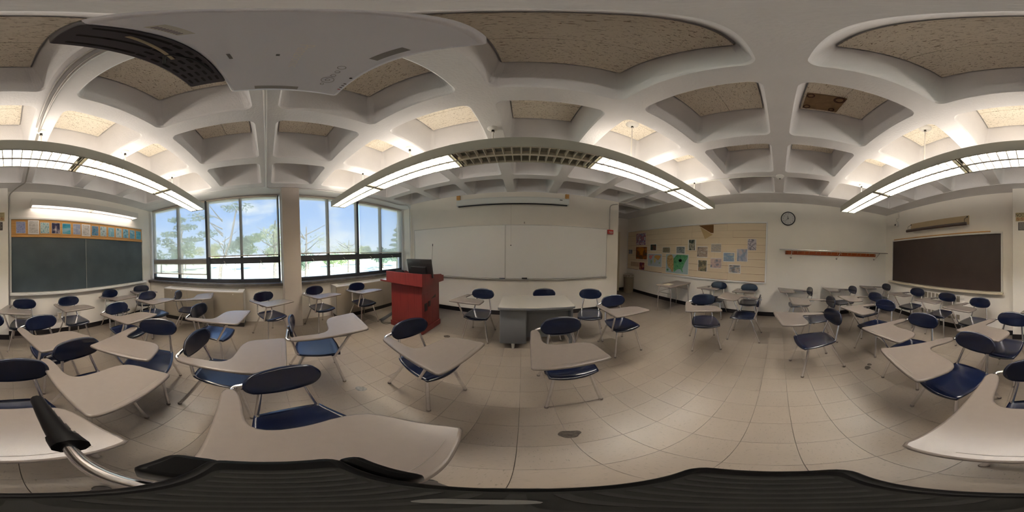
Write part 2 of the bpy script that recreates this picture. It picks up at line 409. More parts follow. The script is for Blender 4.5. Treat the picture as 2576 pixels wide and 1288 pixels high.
# dark vinyl baseboards
def baseboard(name, x0, x1, y0, y1): struct(name, MB().box(x0, x1, y0, y1, 0., .105, 0, .004), BASE)
baseboard('baseboard_front', XFL, XFR + .008, YF - .008, YF)
baseboard('baseboard_alcove_side', XFR, XFR + .008, YF, YR)
baseboard('baseboard_alcove_back', XFR, XB, YR - .008, YR)
baseboard('baseboard_right', XB - .008, XB, YK, YR)
baseboard('baseboard_back_right', PX1, XB, YK, YK + .008)
baseboard('baseboard_back_left', XW, PX0, YK, YK + .008)
baseboard('baseboard_pier', PX0 - .008, PX1 + .008, PY, PY + .008)
baseboard('baseboard_pier_side', PX1, PX1 + .008, YK, PY)
# doorway casing in the alcove
d1 = struct('door_1', MB().box(2.42, 3.30, YR - .022, YR - .001, 0., 2.12), mat('door_paint', (.55, .48, .36), .5))
CAS = mat('door_casing', (.66, .58, .42), .5)
MB().box(3.30, 3.37, YR - .05, YR, 0., 2.2, 0, .004).build('casing', CAS, d1)
MB().box(2.35, 2.42, YR - .05, YR, 0., 2.2, 0, .004).build('casing', CAS, d1)
MB().box(2.42, 3.30, YR - .05, YR, 2.13, 2.2, 0, .004).build('casing', CAS, d1)
MB().lathe([(.0, 0), (.022, 0), (.03, -.02), (.028, -.045), (.0, -.05)], (2.50, YR - .022, 1.0), 12, 0, 'y').build('door_knob', ALU, d1)

# ------------------------------------------------------------ waffle ceiling
XR = [-.255 + .869 * k for k in range(-3, 5)]; YRB = [.03 + .874 * k for k in range(-3, 5)]
HB = .079; TIN = .07; ZT = 3.17
cm = MB(); tiles = []
def ring(x0, x1, y0, y1, r, z, n=6): return [(p[0], p[1], z) for p in rrect(x0, x1, y0, y1, r, n)]
def coffer(x0, x1, y0, y1):
    n = 6; a, b, c, d = x0 + HB, x1 - HB, y0 + HB, y1 - HB
    r0 = ring(a, b, c, d, .06, ZC)
    outer = []
    for q, (cx, cy) in enumerate(((x1, y0), (x1, y1), (x0, y1), (x0, y0))):
        for k in range(n + 1):
            p = r0[q * (n + 1) + k]; h = n // 2
            if k == h: outer.append((cx, cy, ZC))
            else:
                along_x = (q % 2 == 0) == (k < h)   # projects on the horizontal (y = const) edge
                outer.append((p[0], cy, ZC) if along_x else (cx, p[1], ZC))
    def rg_(ins, r, z): return ring(a + ins, b - ins, c + ins, d - ins, r, z)
    rings = [outer, r0, rg_(.002, .060, ZC + .003), rg_(.006, .059, ZC + .009), rg_(.010, .058, ZC + .019), rg_(.0108, .058, ZC + .023), rg_(TIN - .006, .035, ZT - .004), rg_(TIN - .002, .03, ZT + .012)]
    m = len(r0); v = [p for rg in rings for p in rg]
    f = []
    for i in range(len(rings) - 1):
        for k in range(m): f.append((i * m + (k + 1) % m, i * m + k, (i + 1) * m + k, (i + 1) * m + (k + 1) % m))
    cm.add(v, f[:m], 0, False); cm.add(v, f[m:5 * m], 0, True); cm.add(v, f[5 * m:], 0, False); cm.add(v, [[(len(rings) - 1) * m + k for k in range(m)][::-1]], 0)
    tiles.append((a + TIN + .004, b - TIN - .004, c + TIN + .004, d - TIN - .004))
for i in range(7):
    for j in range(7): coffer(XR[i], XR[i + 1], YRB[j], YRB[j + 1])
coffer(XR[6], XR[7], YRB[7], YRB[7] + .874); coffer(XR[6], XR[7], YRB[7] + .874, YRB[7] + 1.748)
def soffit(x0, x1, y0, y1): cm.add([(x0, y0, ZC), (x1, y0, ZC), (x1, y1, ZC), (x0, y1, ZC)], [(3, 2, 1, 0)])
soffit(-3.7, XR[0], -3.1, 3.95); soffit(XR[7], 4.0, -3.1, 5.4); soffit(XR[0], XR[7], -3.1, YRB[0]); soffit(XR[0], XR[6], YRB[7], 3.95); soffit(2.0, XR[6], 3.95, 5.4); soffit(XR[6], XR[7], YRB[7] + 1.748, 5.4)
ceil = struct('ceiling', cm, CEIL)
struct('sun_block_slab', MB().box(-3.75, 4.05, -3.15, 5.45, 3.22, 3.4), CEIL)  # unseen slab above the ceiling, added to block the sun
struct('trim_1', MB().box(-2.945, -2.93, YK, YE, ZC - .006, ZC + .004), CEIL)
struct('trim_2', MB().box(3.135, 3.15, YK, YR, ZC - .006, ZC + .004), CEIL)
struct('trim_3', MB().box(-2.93, 3.135, -2.515, -2.50, ZC - .006, ZC + .004), CEIL)
tcache = {}
for (a, b, c, d) in tiles:
    w_, h_ = b - a, d - c; half = h_ / 2 - .0015; key = (round(w_, 3), round(h_, 3))
    if key not in tcache: tcache[key] = MB().slab([(-w_ / 2, -half / 2), (w_ / 2, -half / 2), (w_ / 2, half / 2), (-w_ / 2, half / 2)], -.012, .0, .003, 1).mesh('acoustic_tile', ACOU)
    for q in (0, 1):
        o = obj('acoustic_tile', tcache[key], ceil); o.location = ((a + b) / 2, c + h_ * (.25 + .5 * q), ZT)
# plywood patch with pipe stubs in one coffer
pw = thing('plywood_patch', (1.18, -.285, ZT - .012), 'brown plywood patch with stain rings fixed in a ceiling coffer', 'ceiling panel')
MB().box(-.115, .115, -.145, .145, -.02, 0., 0, .002).build('panel', mat('patch_plywood', (.24, .15, .075), .8, var=.2, vscale=14), pw)
RUST = mat('rust_stain', (.07, .028, .015), .8, var=.4, vscale=60)
for x, y, r in ((-.085, .115, .03), (.085, .115, .03), (.085, -.09, .026), (-.08, -.10, .045)):
    m_ = MB(); m_.lathe([(r, -.0205), (r, -.024), (r * .62, -.024), (r * .62, -.0205)], (x, y, 0), 16, cap=False); m_.build('stain_ring', RUST, pw)

# ------------------------------------------------------------ windows
YM = [-2.845, -2.05, -1.29, -.53, .285]; YM2 = [.60, 1.365, 2.14, 2.89, 3.715]
ZB, ZTOP, ZTR0, ZTR1 = .855, 2.732, 1.262, 1.392
def window(name, ya, ym, yb, wide):
    wn = thing(name, (0, 0, 0), None, None); wn['kind'] = 'structure'
    F = lambda nm, y0, y1, z0, z1, x0=XG - .04, x1=XG + .035: MB().box(x0, x1, y0, y1, z0, z1, 0, .004).build(nm, DARKFRAME, wn)
    F('jamb', ya, ya + .042, ZB, ZTOP); F('jamb', yb - .042, yb, ZB, ZTOP); F('mullion', ym - .028, ym + .028, ZB + .07, ZTOP - .04)
    F('bottom_rail', ya + .042, yb - .042, ZB, ZB + .07); F('top_rail', ya + .042, yb - .042, ZTOP - .04, ZTOP)
    for y0, y1 in ((ya + .042, ym - .028), (ym + .028, yb - .042)):
        F('transom', y0, y1, ZTR0, ZTR1)
        MB().box(XG - .006, XG + .0, y0, y1, ZB + .07, ZTR0).build('pane', GLASS, wn)
        MB().box(XG - .006, XG + .0, y0, y1, ZTR1, ZTOP - .04).build('pane', GLASS, wn)
        yc = (y0 + y1) / 2
        MB().tube(rounded([(XG + .035, yc - .02, ZTR0 + .06), (XG + .06, yc, ZTR0 + .055), (XG + .065, yc + .02, ZTR0 + .0), (XG + .05, yc + .05, ZTR0 - .03)], .02), .006, 6).build('latch', ALU, wn)
    return wn
window('window_1', YM[0], YM[1], YM[2], 0); window('window_2', YM[2], YM[3], YM[4], 0)
window('window_3', YM2[0], YM2[1], YM2[2], 0); window('window_4', YM2[2], YM2[3], YM2[4], 0)
struct('window_sill_1', MB().box(-3.60, -3.235, YK, .307, .80, .853, 0, .004), SILL)
struct('window_sill_2', MB().box(-3.60, -3.235, .634, YE, .80, .853, 0, .004), SILL)
def shade(y0, y1, zb, label):
    t = thing('window_blind', (XG + .075, (y0 + y1) / 2, zb), label, 'window shade', 0, 'solar roller shades')
    hw = (y1 - y0) / 2; H_ = 2.70 - zb
    MB().add([(0, -hw, .02), (0, hw, .02), (0, hw, H_), (0, -hw, H_)], [(0, 1, 2, 3)]).build('fabric', SHADE, t)
    MB().box(-.006, .006, -hw, hw, 0., .022, 0, .003).build('hem_bar', mat('shade_hem', (.50, .44, .36), .7), t)
    MB().tube([(0, -hw, H_ + .005), (0, hw, H_ + .005)], .022, 10).build('roller', mat('shade_roll', (.55, .50, .43), .7), t)
shade(-2.80, -1.315, 1.022, 'see-through beige roller shade pulled lowest, at the left chalkboard corner')
shade(-1.265, .262, 1.418, 'see-through beige roller shade just left of the column, leaving low panes bare')
shade(.665, 2.10, 1.425, 'see-through beige roller shade just right of the column')
shade(2.18, 3.67, 1.40, 'see-through beige roller shade beside the whiteboard wall, behind the lectern')

# radiator covers below the windows
def radiator(y0, y1, label):
    t = thing('radiator_cover', (-3.157, (y0 + y1) / 2, 0), label, 'radiator', 0, 'radiator covers under the windows')
    h = (y1 - y0) / 2; xb = -.125; xf = .157
    MB().box(xb, xf - .03, -h + .01, h - .01, 0., .10, 0).build('plinth', BASE, t)
    k = 3
    for q in range(k):
        a = -h + 2 * h * q / k + .0015; b = -h + 2 * h * (q + 1) / k - .0015
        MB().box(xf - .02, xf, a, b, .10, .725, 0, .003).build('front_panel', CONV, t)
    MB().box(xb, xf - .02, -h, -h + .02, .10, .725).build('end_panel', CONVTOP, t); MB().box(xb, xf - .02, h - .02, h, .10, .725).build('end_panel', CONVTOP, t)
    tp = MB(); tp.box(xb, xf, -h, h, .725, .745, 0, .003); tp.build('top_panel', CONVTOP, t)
    g = MB().box(-.075, .06, -h + .12, h - .12, .7455, .747).build('grille', mat('grille_shadow', (.20, .18, .16), .6), t)
    for q in range(-3, 4): MB().box(-.008 + q * .019 - .003, -.008 + q * .019 + .003, -h + .12, h - .12, .747, .750).build('grille_bar', CONVTOP, g)
    for yy in (-h + .2, h - .2): MB().lathe([(.0, 0), (.009, 0), (.009, .004), (.0, .005)], (xf, yy, .69), 8, 0, 'x').build('screw', ALU, t)
radiator(-2.215, -.457, 'long shadow-toned radiator cover under the two shaded windows left of the column')
radiator(1.345, 3.20, 'shadow-toned radiator cover right of the column, partly behind the lectern')

# ------------------------------------------------------------ boards on the walls
def box_part(nm, x0, x1, y0, y1, z0, z1, m, par, b=.002): return MB().box(x0, x1, y0, y1, z0, z1, 0, b).build(nm, m, par)
wb = thing('whiteboard', (-.375, YF, .86), 'long two-panel whiteboard with aluminium frame on the front wall', 'whiteboard')
def loc(o, x, y, z): return (x - o.location.x, y - o.location.y, z - o.location.z)
box_part('panel', -2.290, .0, -.012, -.002, -.01, 1.12, WBOARD, wb); box_part('panel', .008, 2.298, -.012, -.002, -.01, 1.12, WBOARD, wb)
for a in ((-2.30, 2.31, -.016, -.001, 1.12, 1.135), (-2.30, -2.29, -.016, -.001, -.01, 1.12), (2.298, 2.31, -.016, -.001, -.01, 1.12), (-.006, .014, -.018, -.001, -.03, 1.12)):
    box_part('frame_bar', *a, ALU, wb)
box_part('tray', -2.30, 2.31, -.062, -.001, -.036, -.018, ALU, wb, .003)
tag(MB().box(-.055, .055, -.02, .02, 0, .028, 0, .004).build('board_eraser', BLACKP), 'black felt eraser resting on the whiteboard tray', 'eraser').location = (.04, YF - .036, .842)
mk = MB().tube([(-.06, 0, .008), (.05, 0, .008)], .008, 8); mk.tube([(.02, 0, .008), (.06, 0, .008)], .0086, 8)
tag(mk.build('marker', mat('marker_blue', (.02, .03, .07), .4)), 'dark marker pen lying on the whiteboard tray', 'marker').location = (-.43, YF - .036, .842)

sc = thing('projection_screen', (-.235, YF - .05, 2.44), 'rolled-up white projection screen case mounted above the whiteboard', 'projection screen')
SCR = mat('screen_case', (.78, .80, .78), .4)
case = [(-.05, .03), (-.05, .13), (-.035, .155), (.04, .16), (.048, .15), (.048, .02), (.03, .01), (-.03, .012)]
def prism_x(mb, prof, x0, x1, mi=0):
    n = len(prof); v = [(x0, p[0], p[1]) for p in prof] + [(x1, p[0], p[1]) for p in prof]
    f = [(k, (k + 1) % n, n + (k + 1) % n, n + k) for k in range(n)] + [list(range(n))[::-1], list(range(n, 2 * n))]
    mb.add(v, f, mi); return mb
def prism_y(mb, prof, y0, y1, mi=0):
    n = len(prof); v = [(p[0], y0, p[1]) for p in prof] + [(p[0], y1, p[1]) for p in prof]
    f = [(k, (k + 1) % n, n + (k + 1) % n, n + k)[::-1] for k in range(n)] + [list(range(n)), list(range(n, 2 * n))[::-1]]
    mb.add(v, f, mi); return mb
prism_x(MB(), case, -1.18, 1.18).build('case', SCR, sc)
prism_x(MB(), [(p[0] * 1.05, p[1] * 1.03) for p in case], -1.195, -1.165).build('end_cap', SCR, sc); prism_x(MB(), [(p[0] * 1.05, p[1] * 1.03) for p in case], 1.165, 1.195).build('end_cap', SCR, sc)
box_part('slat_bar', -1.16, 1.16, -.03, .0, -.012, .012, BLACKP, sc)
MB().tube([(-.012, -.015, -.01), (-.012, -.015, -.88)], .0012, 5).build('pull_cord', mat('cord_grey', (.3, .28, .25), .8), sc)
MB().lathe([(.0, -.012), (.009, -.008), (.011, 0), (.008, .009), (.0, .012)], (-.012, -.015, -.89), 10).build('cord_knob', INK, sc)
MB().tube([(-.03, -.015, -.012), (-.03, -.015, -.03), (.005, -.015, -.03), (.005, -.015, -.012)], .002, 5).build('pull_loop', ALU, sc)
box_part('name_plate', .99, 1.05, -.0525, -.0498, .10, .115, INK, sc, 0)
for x, zt in ((-1.412, 2.728), (.937, 2.722)):
    tag(MB().box(-.04, .04, -.02, .02, 0, .115, 0, .003).build('wood_block', WOODL), 'orange wood spacer block above the %s end of the projection screen' % ('left' if x < 0 else 'right'), 'wood block', 'screen hanger blocks').location = (x, YF - .021, zt - .115)
tag(MB().box(-.006, .006, -.006, 0, -.02, .02, 0, .002).build('wall_bracket', mat('bracket_brown', (.12, .09, .06), .6)), 'tiny dark bracket on the wall above the whiteboard', 'bracket').location = (.03, YF - .0005, 2.035)
# fire alarm with conduit
fa = thing('fire_alarm_pull', (2.02, YF, 1.875), 'red fire alarm pull station at the whiteboard end', 'fire alarm')
box_part('box', -.075, .075, -.05, -.001, 0, .105, RED, fa, .006); box_part('handle', -.05, .055, -.058, -.05, .045, .062, mat('alarm_white', (.7, .68, .66), .5), fa)
box_part('label_strip', -.03, .05, -.0515, -.05, .02, .03, mat('alarm_white', (.7, .68, .66), .5), fa, 0)
MB().tube(rounded([(-.02, -.015, .105), (-.02, -.015, .735), (.20, -.015, .80)], .09), .011, 8).build('conduit', GREYMET, fa)

# bulletin board on the right wall
bb = thing('bulletin_board', (XB, 2.635, .80), 'very long kraft-papered bulletin board with white frame on the side wall', 'bulletin board')
yA, yZ = -2.365, 2.375; zh = 1.445
box_part('backing', -.012, -.002, yA + .03, yZ - .03, .03, zh - .03, CORKB, bb)
for a in ((-.028, -.001, yA, yZ, 0, .035), (-.028, -.001, yA, yZ, zh - .035, zh), (-.028, -.001, yA, yA + .038, .035, zh - .035), (-.028, -.001, yZ - .03, yZ, .035, zh - .035)):
    box_part('frame_bar', *a, mat('board_frame', (.82, .80, .78), .5), bb, .003)
rnd = random.Random(3); nrow = 8; hz = (zh - .075) / nrow
def gapcut(y0, y1, r): return None
for r in range(nrow):
    ys = [yA + .04]; 
    while ys[-1] < yZ - .9: ys.append(ys[-1] + rnd.uniform(.75, 1.35))
    ys.append(yZ - .034)
    for q in range(len(ys) - 1):
        a, b = ys[q], ys[q + 1]; z0 = .037 + r * hz; dx = rnd.uniform(0, .0015)
        w1, w2 = rnd.uniform(0, .006), rnd.uniform(0, .006)
        if r == 0: w1 = rnd.uniform(0, .018)
        v = [(-.0135 - dx, a + .001, z0 + w1), (-.0135 - dx, b - .001, z0 + w2), (-.0150 - dx, b - .001, z0 + hz - .001), (-.0150 - dx, a + .001, z0 + hz - .001 - (rnd.uniform(0, .01) if r == nrow - 1 else 0))]
        m_ = MB(); v2 = [(p[0] + .0008, p[1], p[2]) for p in v]
        m_.add(v + v2, [(0, 3, 2, 1), (4, 5, 6, 7), (0, 1, 5, 4), (1, 2, 6, 5), (2, 3, 7, 6), (3, 0, 4, 7)]); m_.build('paper_strip', KRAFT, bb)
# torn corner of the paper
m_ = MB(); tri = [(2.018 - 2.635, 1.392), (1.63 - 2.635, 1.396), (1.60 - 2.635, 1.392), (1.598 - 2.635, 1.185), (1.663 - 2.635, 1.185)]
m_.add([(-.0178, y, z) for y, z in tri] + [(-.0165, y, z) for y, z in tri], [(0, 1, 2, 3, 4), (9, 8, 7, 6, 5)] + [(k, 5 + k, 5 + (k + 1) % 5, (k + 1) % 5) for k in range(5)]); m_.build('torn_gap', CORKB, bb)
m_ = MB(); fp = [(1.98 - 2.635, 1.355), (1.611 - 2.635, 1.14), (1.824 - 2.635, 1.03)]
m_.add([(-.019, *fp[0]), (-.030, *fp[1]), (-.034, *fp[2]), (-.018, *fp[0]), (-.029, *fp[1]), (-.033, *fp[2])], [(0, 1, 2), (5, 4, 3), (0, 3, 4, 1), (1, 4, 5, 2), (2, 5, 3, 0)]); m_.build('paper_flap', mat('kraft_back', (.50, .36, .19), .8), bb)

# --- prints pinned to the boards: sheet with a printed face of generic colour patches
def C(*a): return s2l(a)
def sheet_x(y0, y1, z0, z1, m, label, cat='poster', border=.008, name='pinned_print', group='prints pinned to the kraft bulletin board', paper=PAPERW):
    yl, yh = min(y0, y1), max(y0, y1)
    t = thing(name, (XB - .0185, (yl + yh) / 2, z0), label, cat, 0, group); h = (yh - yl) / 2
    MB().box(-.001, .0005, -h, h, 0, z1 - z0).build('sheet', paper, t)
    bx, bz = (border if isinstance(border, tuple) else (border, border))
    MB().box(-.0016, -.001, -h + bx, h - bx, bz, z1 - z0 - bz).build('print', m, t)
    return t
def sheet_y(x0, x1, z0, z1, m, label, border=.004, name='pinned_print', paper=PAPERW, cat='poster'):
    xl, xh = min(x0, x1), max(x0, x1)
    t = thing(name, ((xl + xh) / 2, YK + .0235, z0), label, cat, 0, 'row of prints above the green chalkboard'); h = (xh - xl) / 2
    MB().box(-h, h, -.0005, .001, 0, z1 - z0).build('sheet', paper, t)
    MB().box(-h + border, h - border, .001, .0016, border, z1 - z0 - border).build('print', m, t)
    return t
RP = lambda nm, cols, sc_, seed, tex='noise', **k: ramp_mat(nm, cols, sc_, seed, .6, 4, tex, **k)
BL = [
 ((4.916, 4.683, 1.388, 1.554), RP('p_a', [C(40, 45, 60), C(150, 150, 160), C(60, 60, 70)], (12, 12, 14), 1.), 'smallest photo print at the far alcove end of the bulletin board', .006),
 ((4.488, 3.985, 1.702, 2.118), RP('p_b', [C(205, 205, 210), C(90, 110, 160), C(170, 90, 90), C(200, 205, 215), C(50, 60, 90)], (14, 14, 10), 2., dist=1.), 'large blue and white abstract poster topmost at the alcove end', .006),
 ((4.49, 3.903, 1.211, 1.651), RP('p_c', [C(70, 60, 30), C(190, 120, 40), C(120, 60, 25), C(75, 75, 55)], (3, 4, 5), 3., dist=.6), 'orange brown poster below the blue abstract poster', .01),
 ((3.764, 3.484, 1.509, 1.732), RP('p_d', [C(45, 60, 50), C(60, 70, 60), C(150, 70, 40)], (6, 6, 7), 4.), 'small dark green print with white border above the world map', .018),
 ((3.236, 2.936, 1.452, 1.629), RP('p_f', [C(60, 55, 45), C(170, 160, 130), C(90, 85, 70), C(190, 180, 150)], (16, 16, 18), 5., dist=1.5), 'small sepia patterned print right of the green print', .012),
 ((2.727, 2.421, 1.435, 1.648), RP('p_h', [C(45, 50, 60), C(150, 155, 155), C(90, 95, 105)], (8, 8, 26), 6., dist=.8), 'grey-blue landscape print above the right part of the US map', .016),
 ((2.335, 2.085, 1.538, 1.827), RP('p_i', [C(30, 32, 40), C(160, 155, 140), C(55, 70, 60), C(40, 42, 50)], (10, 10, 8), 7., dist=.5), 'tall dark print with pale figure, highest in the middle of the board', (.03, .006)),
 ((2.046, 1.744, 1.352, 1.648), RP('p_j', [C(60, 65, 90), C(150, 135, 125), C(165, 150, 138), C(185, 185, 185)], (9, 9, 12), 8., dist=1.2), 'pale tan and slate-blue print left of the bridge-like landscape prints', (.004, .02)),
 ((1.651, 1.383, 1.499, 1.715), RP('p_k', [C(60, 70, 95), C(165, 155, 140), C(120, 120, 125), C(175, 165, 150)], (7, 7, 22), 9., dist=.8), 'blue-grey landscape print under the torn paper corner', (.004, .014)),
 ((1.659, 1.361, 1.103, 1.361), RP('p_l', [C(75, 90, 110), C(195, 170, 165), C(85, 95, 115)], (9, 9, 10), 10.), 'blossom print with pink blots on slate blue', (.006, .016)),
 ((2.016, 1.745, 1.003, 1.291), RP('p_m', [C(130, 70, 60), C(150, 140, 110), C(70, 70, 60), C(165, 150, 125)], (8, 8, 9), 11.), 'red and olive tall print right of the US map', (.016, .004)),
 ((1.327, 1.033, 1.277, 1.505), RP('p_n', [C(165, 175, 170), C(95, 120, 150), C(190, 185, 170)], (6, 6, 20), 12.), 'pale blue horizontal print with wide white border', .016),
 ((1.176, .877, 1.008, 1.221), RP('p_o', [C(70, 75, 70), C(190, 175, 165), C(100, 115, 130), C(120, 90, 70)], (8, 8, 14), 13.), 'lowest print on the right half, dark village-like bands', .018),
 ((.987, .718, 1.299, 1.593), RP('p_p', [C(190, 170, 165), C(165, 165, 180), C(110, 130, 150), C(185, 160, 160)], (8, 8, 6), 14.), 'pale pink and blue tall print near the right end of the board', (.014, .005)),
 ((.731, .524, 1.567, 1.833), RP('p_q', [C(190, 180, 190), C(185, 178, 186), C(80, 80, 95), C(188, 180, 188)], (16, 16, 14), 15., lo=.36, hi=.6), 'near-white sheet with small dark sketches, rightmost on the board', .004),
 ((4.283, 4.024, .86, 1.11), RP('p_r', [C(60, 25, 30), C(190, 130, 110), C(120, 40, 40), C(80, 60, 110)], (9, 9, 8), 16.), 'red-toned photo print low at the alcove end', .002),
 ((4.762, 4.30, .946, 1.107), RP('p_s', [C(175, 150, 125), C(185, 160, 135)], (6, 6, 6), 17.), 'pale blank paper pinned left of the red-toned photo', .001),
]
for (a, b, c, d), m_, lb, bo in BL: sheet_x(a, b, c, d, m_, lb, border=bo)
# maps
def map_shapes(t, polys, y0, y1, z0, z1):
    """flat printed land shapes on a map sheet (u to the right, v up)"""
    W_, H_ = abs(y1 - y0), z1 - z0
    for pts, m in polys:
        pts = smooth_loop(pts, 1)
        v = [(-.0018, W_ / 2 - u * W_, v_ * H_) for u, v_ in pts]
        MB().add(v, [list(range(len(v)))]).build('map_land', m, t)
wm = sheet_x(3.87, 3.246, 1.009, 1.425, mat('map_sea', C(165, 175, 185), .6), 'world map poster with colourful continents', 'map', .018, 'world_map')
LG, LP, LO, LY = mat('map_green', C(130, 160, 120), .6), mat('map_pink', C(200, 120, 125), .6), mat('map_orange', C(200, 150, 80), .6), mat('map_yellow', C(195, 175, 110), .6)
map_shapes(wm, [([(.10, .72), (.14, .86), (.26, .88), (.36, .80), (.30, .66), (.26, .56), (.20, .55), (.15, .62)], LP), ([(.31, .90), (.40, .92), (.43, .84), (.36, .82)], LP),
    ([(.24, .52), (.33, .46), (.35, .36), (.29, .22), (.27, .12), (.24, .26), (.22, .42)], LG), ([(.46, .62), (.56, .64), (.60, .50), (.56, .36), (.52, .24), (.48, .40), (.44, .52)], LY),
    ([(.46, .70), (.52, .86), (.62, .88), (.80, .88), (.94, .82), (.86, .68), (.80, .56), (.72, .50), (.66, .58), (.56, .66)], LO), ([(.78, .34), (.84, .40), (.90, .34), (.86, .24), (.79, .26)], LG)], 3.87, 3.246, 1.009, 1.425)
um = sheet_x(3.095, 2.301, .871, 1.428, mat('map_sea2', C(160, 180, 185), .6), 'big green and brown relief map of the United States, largest poster on the board', 'map', .012, 'united_states_map')
map_shapes(um, [([(.08, .94), (.36, .98), (.38, .10), (.30, .05), (.24, .24), (.12, .28), (.05, .60)], ramp_mat('map_relief_west', [C(150, 110, 65), C(185, 160, 110), C(135, 95, 55)], (14, 14, 14), 4.)),
    ([(.36, .98), (.95, .97), (.98, .86), (.86, .62), (.80, .40), (.74, .26), (.79, .08), (.74, .12), (.68, .26), (.54, .24), (.46, .14), (.42, .08), (.38, .10)], ramp_mat('map_relief_east', [C(55, 130, 85), C(95, 155, 110), C(45, 115, 80)], (12, 12, 12), 5.)),
    ([(.58, .70), (.66, .78), (.74, .72), (.70, .62), (.62, .60)], mat('map_sea2', C(160, 180, 185), .6)), ([(.04, .18), (.12, .24), (.16, .14), (.08, .08)], ramp_mat('map_relief_east', [], ()))], 3.095, 2.301, .871, 1.428)

# green chalkboard with cork strip (left part of the back wall)
gb = thing('green_chalkboard', (-1.505, YK, .866), 'dark green two-panel chalkboard with cork strip on top, left of the pier', 'chalkboard')
box_part('slate', -1.485, .065, .004, .014, 0, .98, GREENBOARD, gb); box_part('slate', .0725, 1.49, .004, .014, 0, .98, GREENBOARD, gb)
box_part('joint_strip', .066, .0718, .004, .016, 0, .98, ALU, gb, 0)
box_part('cork_strip', -1.488, 1.492, .004, .020, 1.03, 1.31, WOODL, gb)
box_part('map_rail', -1.49, 1.494, .004, .034, .985, 1.025, WOODL, gb, .004)
for a in ((-1.52, 1.515, .001, .03, 1.312, 1.345), (-1.52, -1.49, .001, .03, -.01, 1.312), (1.494, 1.515, .001, .03, -.01, 1.312)): box_part('frame_bar', *a, WHITEP, gb, .003)
box_part('chalk_tray', -1.58, 1.52, .001, .085, -.05, -.012, WHITEP, gb, .006)
LPS = [((-.098, -.267, 1.918, 2.134), RP('q1', [C(70, 80, 130), C(165, 170, 200), C(95, 105, 160)], (40, 40, 40), 1.), 'blue-violet floral print, first from the pier'),
 ((-.311, -.51, 1.904, 2.165), None, 'large white text sheet second from the pier'),
 ((-.533, -.699, 1.921, 2.126), RP('q3', [C(40, 110, 130), C(190, 205, 200), C(60, 140, 160)], (26, 26, 26), 2.), 'teal and white leafy print beside the first text sheet'),
 ((-.743, -.904, 1.924, 2.129), RP('q4', [C(35, 35, 60), C(45, 45, 75), C(200, 185, 185)], (14, 14, 10), 3.), 'dark night print with a pale figure'),
 ((-.949, -1.116, 1.921, 2.127), RP('q5', [C(30, 120, 150), C(70, 160, 180), C(150, 185, 200)], (4, 4, 13), 4.), 'bright teal seascape print'),
 ((-1.164, -1.32, 1.923, 2.131), RP('q6', [C(130, 140, 165), C(150, 158, 180), C(180, 180, 185)], (16, 16, 16), 5.), 'grey-violet print left of the second text sheet'),
 ((-1.344, -1.538, 1.9, 2.138), None, 'large white text sheet at the middle of the cork strip'),
 ((-1.565, -1.723, 1.921, 2.121), RP('q8', [C(50, 90, 120), C(90, 140, 165), C(140, 110, 110)], (20, 20, 20), 6.), 'blue-green print right after the middle text sheet'),
 ((-1.769, -1.921, 1.917, 2.126), RP('q9', [C(50, 85, 100), C(185, 200, 200), C(130, 170, 180)], (22, 22, 18), 7.), 'pale print with dark wave-like lower edge'),
 ((-1.971, -2.129, 1.917, 2.122), RP('q10', [C(150, 185, 195), C(110, 165, 185), C(180, 200, 200)], (18, 18, 14), 8.), 'pale aqua print fifth from the window end'),
 ((-2.173, -2.336, 1.917, 2.127), RP('q11', [C(70, 130, 150), C(185, 200, 200), C(120, 165, 180)], (18, 18, 12), 9.), 'white and teal shoreline print fourth from the window end'),
 ((-2.378, -2.541, 1.917, 2.129), RP('q12', [C(60, 110, 130), C(120, 170, 190), C(170, 195, 200)], (16, 16, 20), 10.), 'aqua print third from the window end'),
 ((-2.586, -2.746, 1.913, 2.123), RP('q13', [C(150, 190, 205), C(70, 140, 170), C(165, 195, 205)], (8, 8, 26), 11.), 'streaked aqua print second from the window end'),
 ((-2.791, -2.963, 1.913, 2.116), RP('q14', [C(60, 150, 180), C(90, 170, 195), C(130, 180, 190)], (18, 18, 18), 12.), 'turquoise print nearest the window')]
TXTM = ramp_mat('faint_text_lines', [C(200, 196, 190), C(200, 196, 190), C(165, 160, 155)], (30, 1, 95), 2., lo=.35, hi=.6)
for (a, b, c, d), m_, lb in LPS: sheet_y(a, b, c, d, m_ or TXTM, lb, .004 if m_ else .02)
# brown chalkboard
kb = thing('brown_chalkboard', (2.0, YK, .88), 'wide brown-black chalkboard with white frame, right of the pier', 'chalkboard')
box_part('slate', -1.395, 1.405, .004, .014, -.01, 1.05, BROWNBOARD, kb)
for a in ((-1.43, 1.425, .001, .03, 1.052, 1.085), (-1.43, -1.397, .001, .03, -.02, 1.052), (1.407, 1.425, .001, .03, -.02, 1.052)): box_part('frame_bar', *a, WHITEP, kb, .003)
box_part('map_rail', -1.2, 1.35, .001, .04, 1.086, 1.105, WOODL, kb, .003)
box_part('chalk_tray', -1.44, 1.51, .001, .085, -.058, -.02, mat('tray_cream', (.60, .53, .40), .5), kb, .006)
